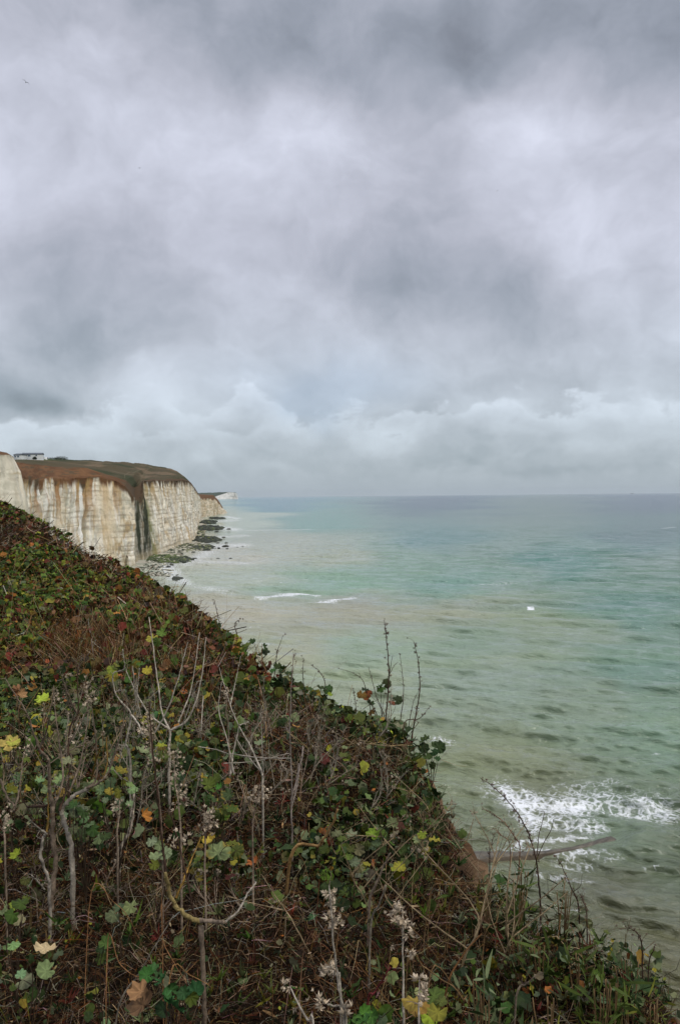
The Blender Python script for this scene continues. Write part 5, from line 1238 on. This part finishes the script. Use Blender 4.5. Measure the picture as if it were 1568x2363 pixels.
# leafy mallow plants
def leafy(label, spots, d, seed, pal, size, base=None, group='leafy mallow plants', cupv=None, tilt=.9, stemc=None, tips=None):
    """spots: photo places of the single leaves"""
    R_ = RS(seed); Ps = np.array([W(a, b, d + .10 * R_.uniform(-1, 1)) for a, b in spots])
    gz = ground(Ps[:, 0], Ps[:, 1]); Ps[:, 2] = np.maximum(Ps[:, 2], gz + .03)
    bs = Ps.mean(0) if base is None else W(*base, d); ft = foot(bs); e = plant('mallow_plant', label, 'mallow plant', ft, group)
    hub = ft + np.array([0, 0, .35 * max(.05, Ps[:, 2].mean() - ft[2])])
    B = Bag(); tube(B, [ft, hub], .005, .004, DKST * 1.5 if stemc is None else stemc * .6, R_, sides=5)
    for P_ in Ps: tube(B, [hub, (hub + P_) / 2 + np.array([0, 0, .03]) + .02 * R_.randn(3), P_], .0020, .0012, DKST * 1.8 if stemc is None else stemc * .6, R_, sides=5, sub=4, knots=0)
    B.build('stem', M_LEAF, e)
    look = unit(CAM - Ps.mean(0))
    for i, P_ in enumerate(Ps):
        z = unit(np.array([0, 0, 1.]) * .9 + look * .45 + R_.randn(3) * .48 * tilt); r = R_.randn(3); x = unit(r - (r @ z) * z); y_ = np.cross(z, x)
        c = pick(R_, 1, pal) * .92; s = np.array([size * (.50 + .45 * R_.rand())]) * (1.1 if len(Ps) < 3 else 1)
        B = Bag(); leaves(B, P_[None], s, c, R_, hi=True, cup=cupv if cupv is not None else R_.uniform(-.5, .7), frames=(x[None], y_[None], z[None]), tipcol=np.array([YEL * .8]) if tips else None)
        B.build('leaf', M_LEAF, e, smooth=True)
    return e
GP = [(4, GREY_G * 1.25), (2, MID_G), (1, LIME * .7)]; GM = [(3, MID_G), (2, DEEP_G * 1.3), (1, GREY_G)]
def around(c, n, su, sv, seed):
    R_ = RS(seed); return [(c[0] + su * R_.uniform(-1, 1), c[1] + sv * R_.uniform(-1, 1)) for _ in range(n)]
leafy('large flat silvery green mallow leaf with paler veins and its lime neighbours', [(503, 1968)], 3.75, 81, [(1, GREY_G * 1.6)], .062, cupv=.1, tilt=.2, tips=True)
leafy('lime green leaf cluster behind the large silvery leaf', [(535, 1945), (545, 1962), (462, 2025), (470, 2000), (455, 1985), (448, 2010)], 3.72, 82, [(2, LIME * .8), (2, MID_G * 1.2)], .040, tips=True)
leafy('grey leaves left of the large silvery leaf', [(362, 1975), (370, 1950), (355, 1995), (380, 1965), (350, 1940)], 3.3, 83, GP, .038)
leafy('single bright yellow leaf above the large silvery one', [(490, 1928), (478, 1938)], 3.8, 84, [(1, YEL)], .030, cupv=.5)
leafy('bright green mallow patch right of centre, near the earth edge', [(790, 1935), (845, 1910), (858, 1925), (880, 1925), (893, 1905), (905, 1900), (870, 1945), (825, 1960), (812, 1985), (840, 1950), (910, 1925), (775, 1920)], 4.0, 85, [(3, MID_G * 1.3), (2, GREY_G), (1, LIME)], .044)
leafy('silvery leaf beside a half yellow leaf near the earth edge', [(960, 1938), (975, 1925), (1003, 1937)], 3.95, 86, [(2, GREY_G * 1.6), (1, LIME)], .050, tips=True, tilt=.4)
leafy('yellow green lobed leaf on its own below the bright green patch', [(922, 2000)], 3.6, 87, [(1, LIME * 1.1)], .046, tilt=.3, tips=True)
leafy('round grey green leaves below the bright green patch', [(795, 2060), (815, 1990), (805, 1975), (830, 2000), (812, 1960)], 3.6, 88, GP, .034)
leafy('curly vivid green mallow sprig at the bottom, left of centre', [(350, 2240), (372, 2262), (395, 2285), (385, 2300), (360, 2255), (405, 2325), (340, 2250), (380, 2330), (392, 2310), (440, 2300), (452, 2290), (425, 2290)], 2.45, 89, [(3, np.array([.030, .072, .018])), (1, MID_G)], .034, cupv=.9, tilt=1.6)
leafy('withered orange and tan leaf beneath the curly green sprig', [(330, 2318), (325, 2288)], 2.4, 90, [(2, np.array([.24, .13, .055]))], .042, cupv=.9, tilt=.6, stemc=STRAW)
leafy('drooping pair of leaves hanging from a stem beside the curly sprig', [(243, 2178), (238, 2215), (232, 2195)], 2.6, 91, GM, .026, cupv=.8)
leafy('pair of dull grey leaves in the dark hollow left of the yellow bark', [(262, 2110), (303, 2092), (275, 2095)], 3.0, 92, [(1, GREY_G * .95)], .040, tilt=.3)
leafy('pale lobed leaves at the lower left corner', [(48, 2250), (108, 2240), (30, 2180), (55, 2262)], 2.55, 93, [(1, GREY_G * 1.35)], .036, tilt=.4)
leafy('tan withered leaf beside the pale leaves at lower left', [(106, 2190)], 2.6, 94, [(1, TAN * 1.1)], .038, cupv=.4, stemc=STRAW)
leafy('pale grey leaf clump at the left border', [(15, 2090), (30, 2110), (45, 2125), (8, 2110), (50, 2085), (60, 2075)], 2.8, 95, GP, .036)
leafy('pale leaf pair above the lower left corner by the border', [(40, 1970), (42, 1985), (60, 2030), (20, 1900)], 3.1, 96, GP, .032)
leafy('dark green mallow mass under the two grey trunks', around((200, 1890), 14, 45, 45, 97), 3.35, 97, [(3, DEEP_G * 1.5), (2, GREY_G * .8)], .040)
leafy('lime topped mallow sprig among dry grass, upper middle', [(350, 1510), (365, 1480), (375, 1460), (352, 1472), (380, 1495), (362, 1525)], 9.0, 98, [(2, LIME), (2, MID_G * 1.3)], .085)
leafy('row of green leaves with a lime leaf left of the fanned rods', [(325, 1532), (305, 1530), (285, 1535), (262, 1545), (255, 1560), (240, 1550), (340, 1545), (270, 1535)], 6.0, 99, [(2, LIME * .9), (3, MID_G)], .060)
leafy('big green leaves along the left border', [(12, 1580), (30, 1575), (8, 1610), (25, 1640), (15, 1660), (40, 1600), (5, 1690)], 4.6, 100, [(3, MID_G * 1.1), (1, LIME * .7)], .060)
leafy('yellow green leaf left of the zigzag shrub', [(95, 1612), (100, 1620)], 4.6, 101, [(1, LIME * 1.5)], .050)
leafy('large yellow leaf with brown rim at the left border', [(18, 1718), (30, 1712)], 3.7, 102, [(1, np.array([.30, .28, .05]))], .050, cupv=.3, tilt=.4)
leafy('grey green leaves under the fanned pale rods', [(372, 1730), (375, 1718), (400, 1720), (330, 1730), (350, 1745), (310, 1700), (385, 1745), (415, 1710)], 4.3, 103, GP, .045)
leafy('green leaves beneath the crossing rods', around((520, 1860), 12, 40, 28, 104), 4.0, 104, GM + [(1, LIME * .7)], .042, tips=True)
leafy('bright sprig of curled leaves between the crossing rods', [(480, 1810), (495, 1800), (505, 1815), (488, 1825), (500, 1795)], 4.2, 105, [(1, MID_G * 1.5)], .045, cupv=.7)
leafy('dark leafy mallow sprig standing against the sea beside the tallest stalk', [(842, 1590), (850, 1600), (835, 1602), (880, 1590), (890, 1578), (875, 1583), (852, 1622), (858, 1640), (848, 1610), (905, 1620), (915, 1615)], 6.6, 106, [(3, DEEP_G * 1.2), (1, ORANGE * .6)], .050, base=(880, 1660))
leafy('leafy clump on the edge under the curling tendril', [(715, 1590), (740, 1588), (755, 1590), (762, 1602), (745, 1605), (725, 1598), (700, 1600)], 7.8, 107, [(3, DEEP_G * 1.3), (1, LIME * .7)], .055)
leafy('small leafy tuft poking above the edge farther up the slope', [(608, 1500), (612, 1493), (600, 1508), (615, 1505)], 9.6, 108, [(1, DEEP_G * 1.2)], .055, base=(608, 1530))
leafy('green leaf clump on the edge below the small leafy tuft', [(640, 1535), (655, 1540), (648, 1550), (630, 1548), (665, 1552), (580, 1480), (572, 1488)], 9.0, 109, GM, .060)
leafy('dark drooping leaves over the crumbling edge', [(1000, 1735), (985, 1745), (1008, 1750), (995, 1765), (975, 1725), (1012, 1725), (1004, 1720), (978, 1708)], 5.1, 110, [(1, DEEP_G * 1.2)], .046)
leafy('orange leaf beside a green sprig on the upper slope', [(270, 1415)], 11.5, 111, [(1, ORANGE * 1.5)], .085)
leafy('pair of orange leaves near the end of the slope', [(317, 1320), (348, 1335)], 19, 112, [(1, ORANGE * 1.3)], .12)
leafy('withered brown leaf ball at left among green leaves', [(42, 1592), (48, 1600), (40, 1604)], 4.4, 113, [(1, np.array([.22, .12, .05]))], .035, cupv=1.3, tilt=2.0, stemc=STRAW)
leafy('curled rust leaf beside the bleached stick', [(332, 1880)], 3.6, 114, [(1, ORANGE * 1.1)], .035, cupv=1.2, stemc=STRAW)
leafy('curled rust leaf right of the large silvery leaf', [(583, 1990)], 3.6, 115, [(1, ORANGE * .9)], .032, cupv=1.2, stemc=STRAW)
leafy('frilly bright green rosette at the bottom edge, centre', [(825, 2345), (840, 2338), (850, 2350), (812, 2352), (835, 2356), (858, 2345)], 2.05, 116, [(1, np.array([.045, .10, .016]))], .026, cupv=1.0, tilt=1.8)
leafy('green and orange leaves behind the short husk stalk at the bottom', [(1000, 2300), (1015, 2310), (955, 2310), (965, 2320), (1010, 2335), (990, 2345)], 2.15, 117, [(2, MID_G), (1, LIME), (1, YEL * .7)], .036)
leafy('large leaf clump at the lower left of the slope middle', around((90, 1790), 12, 70, 40, 118), 3.7, 118, GP + [(.6, YEL)], .040, tips=True)
leafy('scattered grey leaves between the two grey trunks and the husk spire', around((270, 1820), 12, 50, 50, 119), 3.6, 119, GP, .036)
# narrow-leaved tufts at the lower right
def tuft(u, v, d, seed, label, n=26, L=.10, w=.012, col=None):
    R_ = RS(seed); p = foot(W(u, v, d)); e = plant('narrow_leaved_tuft', label, 'leafy tuft', p, 'narrow leaved tufts by the cliff edge'); col = MID_G * .9 if col is None else col
    B = Bag(); h = max(.03, W(u, v, d)[2] - p[2]); st = p + np.array([0, 0, 0]); 
    for _ in range(5): tube(B, [p, p + np.array([R_.randn() * .02, R_.randn() * .02, h])], .0028, .002, STRAW, R_, sides=5)
    B.build('stem', M_LEAF, e)
    P_ = p + np.stack([R_.randn(n) * .03, R_.randn(n) * .03, h * (.35 + .7 * R_.rand(n))], -1); d_ = unit(np.stack([R_.randn(n), R_.randn(n), .15 + .7 * R_.rand(n)], -1))
    B = Bag(); blades(B, P_, d_, L * (.6 + .6 * R_.rand(n)), w * (.7 + .6 * R_.rand(n)), np.tile(col, (n, 1)) * (.7 + .6 * R_.rand(n, 1)), R_, .3, 5); B.build('foliage', M_LEAF, e)
for (x, y, d, lab, c) in [(560, 1390, 3.0, 'grey green tuft in the hollow under the long arching stalk', GREY_G), (680, 1420, 2.95, 'tuft with a pale curled leaf right of the grey green one', MID_G), (300, 1680, 2.6, 'silvery tuft low at centre right', GREY_G * 1.2),
                       (350, 1800, 2.5, 'dark tuft under the silvery one', DEEP_G * 1.4), (1140, 1660, 2.7, 'large bright tuft with broad strap leaves near the right corner', MID_G * 1.2), (1060, 1720, 2.65, 'lower companion of the large bright strap leaved tuft', MID_G),
                       (740, 1760, 2.5, 'grassy yellow green tuft at the bottom', LIME * .6), (1400, 1800, 2.6, 'grassy tuft in the right corner', LIME * .55), (350, 1010, 3.3, 'grey green tuft left of the long arching stalk', GREY_G), (560, 960, 3.4, 'deep green tuft at the foot of the long arching stalk', DEEP_G * 1.5),
                       (830, 1090, 3.3, 'blue grey tuft hanging over the edge under the curved brown stalk', GREY_G * .9), (540, 1080, 3.3, 'leafy tuft beneath the deep green one', MID_G), (930, 1500, 2.85, 'tuft between the hollow and the strap leaves', MID_G * .8), (1250, 1560, 2.8, 'tuft at the edge above the right corner', DEEP_G * 1.4)]:
    u_, v_ = Z8(x, y); tuft(u_, v_, d, int(x + y), lab, n=34, L=.055 if 'large' not in lab else .095, w=.011 if 'grassy' not in lab else .006, col=c)
# long bare runners arching across the lower slope
def runner(zf, pts, d, seed, label, r=.0025, col=STRAW):
    R_ = RS(seed); C = poly(zf, pts, d, R_, .06); g = ground(C[:, 0], C[:, 1]); C[:, 2] = np.maximum(C[:, 2], g + .02); C = np.concatenate([[foot(C[0] + .5 * (C[0] - C[1]))], C])
    e = plant('bramble_runner', label, 'dry runner', C[0], 'bare runners arching through the undergrowth'); B = Bag(); Q = tube(B, C, r, r * .5, col, R_, sides=5); twigs(B, Q, 6, .05, .001, col, R_); B.build('stem', M_BARK, e)
    
runner(Z8, [(0, 1100), (130, 1055), (380, 1045)], 3.2, 201, 'long pale runner crossing level under the mound', .0028)
runner(Z8, [(150, 1160), (300, 1130), (440, 1100)], 3.15, 202, 'second pale runner just below the long level one', .0022)
runner(Z8, [(340, 1370), (410, 1290), (430, 1200), (470, 1130)], 3.05, 203, 'curved runner climbing towards the deep green tuft', .0022)
runner(Z8, [(90, 1740), (200, 1500), (320, 1360)], 2.7, 204, 'thick reddish runner slanting up at centre right', .004, RUST * 1.3)
runner(Z8, [(0, 1600), (150, 1700), (220, 1800)], 2.6, 205, 'runner bending down at the bottom, left of the dark tuft', .003)
runner(Z8, [(540, 1760), (600, 1680), (660, 1620)], 2.6, 206, 'short straight dead stick lying at bottom right', .004, BRK)
runner(Z6, [(590, 750), (650, 870), (730, 940), (760, 945)], 2.5, 207, 'orange brown runner curving down beside the curly sprig', .002, np.array([.28, .14, .06]))
runner(Z6, [(650, 1110), (760, 930), (860, 760), (950, 610)], 2.6, 208, 'long dark stick slanting up to the yellow bark', .003, GREYST * .7)
runner(Z6, [(500, 480), (620, 540), (700, 620), (780, 780)], 2.8, 209, 'orange runner falling away through the dark hollow', .0018, np.array([.28, .14, .06]))
runner(Z6, [(885, 560), (890, 740), (940, 850), (1020, 980)], 2.6, 210, 'orange runner hanging under the yellow bark', .0018, np.array([.28, .14, .06]))
runner(Z6, [(930, 935), (1040, 940), (1150, 1000)], 2.45, 211, 'orange runner lying beside the straight trunk', .002, np.array([.30, .16, .06]))
runner(Z7, [(740, 1420), (790, 1300), (850, 1200), (900, 1120)], 2.3, 212, 'crimson stem slanting up at the bottom centre', .0035, np.array([.18, .035, .035]))
runner(Z7, [(1020, 1065), (1120, 1110), (1230, 1190), (1340, 1260), (1400, 1350)], 2.5, 213, 'brown runner sloping down right of the husk stalks', .0028)
runner(Z7, [(760, 680), (800, 560), (860, 420), (900, 340)], 3.3, 214, 'stout bare stick leaning right below the bright green patch', .007, BRK * 1.2)
runner(Z7, [(770, 830), (820, 700), (870, 560)], 3.0, 215, 'dark split stick under the stout leaning one', .005, GREYST * .7)
runner(Z7, [(240, 320), (400, 290), (440, 250), (500, 150), (540, 40)], 3.7, 216, 'yellowish branch curving up beside the tall grey stalk', .009, np.array([.30, .18, .07]))
runner(Z7, [(300, 1060), (380, 940), (470, 830)], 2.7, 217, 'reddish straw stick crossing behind the tallest husk stalk', .0022, np.array([.24, .13, .07]))
runner(Z7, [(1180, 600), (1270, 555), (1400, 540), (1500, 548)], 3.2, 218, 'thin level runner in the lower right hollow', .002)
runner(Z7, [(1300, 690), (1400, 650), (1560, 630)], 3.1, 219, 'thin level runner under the first one in the hollow', .002)
# ---------------------------------------------------------------- air
def build_haze():
    m = bpy.data.materials.new('haze'); m.use_nodes = True; nt = m.node_tree
    nt.nodes.remove(nt.nodes['Principled BSDF'])
    v = nt.nodes.new('ShaderNodeVolumePrincipled'); v.inputs['Color'].default_value = (.80, .87, .95, 1); v.inputs['Density'].default_value = 1.0e-5; v.inputs['Anisotropy'].default_value = .2
    nt.links.new(v.outputs[0], nt.nodes['Material Output'].inputs['Volume'])
    R = 27000.0; z0, z1 = -3.0, 175.0
    V = [(x, y, z) for z in (z0, z1) for (x, y) in ((-R, -R), (R, -R), (R, R), (-R, R))]
    o = mesh_np('haze', V, [np.array([[0, 3, 2, 1], [4, 5, 6, 7], [0, 1, 5, 4], [1, 2, 6, 5], [2, 3, 7, 6], [3, 0, 4, 7]])], m)
    tag(o, 'thin sea haze between the viewer and the horizon', 'haze', kind='stuff')
build_haze()
